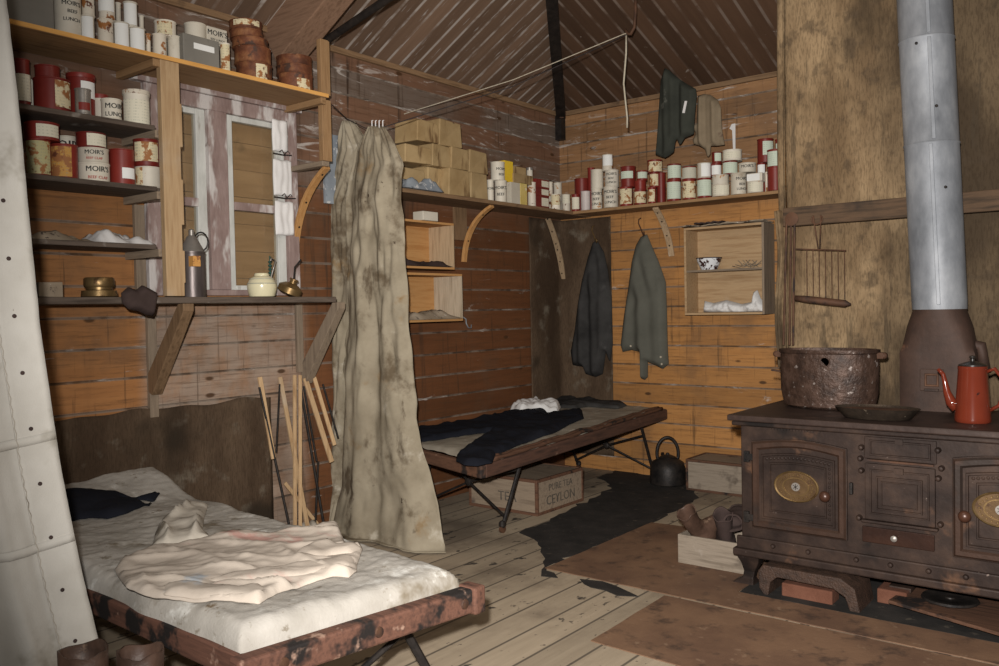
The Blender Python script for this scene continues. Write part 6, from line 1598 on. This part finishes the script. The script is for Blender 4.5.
# things under the range
fa = on_floor(765, 596); fb = on_floor(853, 612)
fy = (fa.y + fb.y) / 2; X0, X1_ = fa.x, fb.x; zt = on_back(800, 568, fy).z
zt = max(.10, min(.135, zt)); L_ = X1_ - X0; n = 12
outer = [(X0 - .03, .03), (X0 - .035, zt * .8), (X0 - .01, zt), (X1_ - .05, zt), (X1_ + .01, zt * .72), (X1_ + .03, 0), (X1_ - .01, 0), (X1_ - .03, zt * .42), (X1_ - .08, zt * .62), (X0 + .05, zt * .66), (X0 + .02, zt * .45), (X0 + .01, 0), (X0 - .01, 0)]
tag(MB().prism([V((x, fy, z)) for x, z in outer], (0, .22, 0)).build('iron_fender', pm('dark bumpy iron', ((.03, .018, .013), (.065, .036, .024)), k=30, rough=.6, bump=.9, bd=.006), bevel=.005), 'rusty arched iron bar standing on the floor under the range', 'iron bar')
b0_ = on_floor(786, 602); 
tag(MB().box((X0 + .06, fy + .03, 0), (X0 + .06 + .22, fy + .13, .062)).build('fire_brick', M['brick'], bevel=.006), 'red brick lying under the arched iron bar', 'brick')
c_ = on_floor(880, 578)
tag(MB().box((X1_ + .05, -1.98, 0), (X1_ + .17, -1.80, .065)).build('fire_brick', M['brick'], bevel=.006), 'red brick behind the wooden board under the range', 'brick')
bz = .05
Pq = [on_floor(x, y, bz) for x, y in ((888, 600), (1004, 634), (1025, 600), (915, 582))]
o = tag(MB().prism([V((p.x, p.y, bz - .014)) for p in Pq], (0, 0, .014)).build('wooden_board', wood('rust', 'x'), bevel=.003), 'wooden board propped under the right side of the range', 'board')
MB().cbox(((Pq[0].x + Pq[1].x) / 2 - .02, (Pq[0].y + Pq[2].y) / 2, (bz - .015) / 2), (.30, .10, bz - .015)).build('runner', wood('char', 'x'), o)
c_ = on_floor(950, 600, bz)
mb = MB().lathe([(.105, 0), (.11, .004), (.105, .012), (.07, .012), (.065, .009), (.02, .009), (.018, .014), (.001, .014)], (c_.x, c_.y, bz + .0005), 36)
tag(mb.build('hob_ring', M['black'], smooth=True), 'round black iron hob plate lying on the wooden board', 'plate')
c_ = on_floor(905, 588, bz)
tag(MB().box((c_.x - .05, c_.y - .07, bz + .0005), (c_.x + .04, c_.y + .05, bz + .022)).build('iron_block', M['iron'], bevel=.004), 'flat dark iron block on the left end of the wooden board', 'block')

FLASH = 1020; FLASH_AIM = (1.7, -0.9, 1.3); FILL = 13; AMB = .06; EXPO = 0
# ------------------------------------------------------------------ light
def area(name, loc, target, size, power, color, shape='SQUARE', spread=PI):
    l = bpy.data.lights.new(name, 'AREA'); l.energy = power; l.size = size; l.color = color; l.shape = shape; l.spread = spread
    o = bpy.data.objects.new(name, l); COL.objects.link(o); o.location = loc
    o.rotation_euler = (V(target) - V(loc)).to_track_quat('-Z', 'Y').to_euler(); return o
# the camera's flash, just above and left of the lens
fl_ = bpy.data.lights.new('camera_flash', 'SPOT'); fl_.energy = FLASH; fl_.spot_size = rad(100); fl_.spot_blend = .9
fl_.shadow_soft_size = .03; fl_.color = (1, .97, .93)
fo = bpy.data.objects.new('camera_flash', fl_); COL.objects.link(fo)
fo.location = CAM - CR * .06 + CU * .16 - CF * .05
fo.rotation_euler = (V(FLASH_AIM) - fo.location).to_track_quat('-Z', 'Y').to_euler()
# soft warm fill light added overhead to lift the room; no lamp hangs there
area('room_fill', (2.6, -3.4, 2.75), (1.2, -1.2, .9), 1.1, FILL, (1, .88, .72))
w = bpy.data.worlds.new('World'); scene.world = w; w.use_nodes = True
bg = w.node_tree.nodes['Background']; bg.inputs[0].default_value = (1, .93, .85, 1); bg.inputs[1].default_value = AMB
vs_ = scene.view_settings
vs_.view_transform = 'Standard'; vs_.look = 'None'; vs_.gamma = 1; vs_.exposure = EXPO
vs_.use_curve_mapping = False
scene.cycles.max_bounces = 6
scene.cycles.use_denoising = True
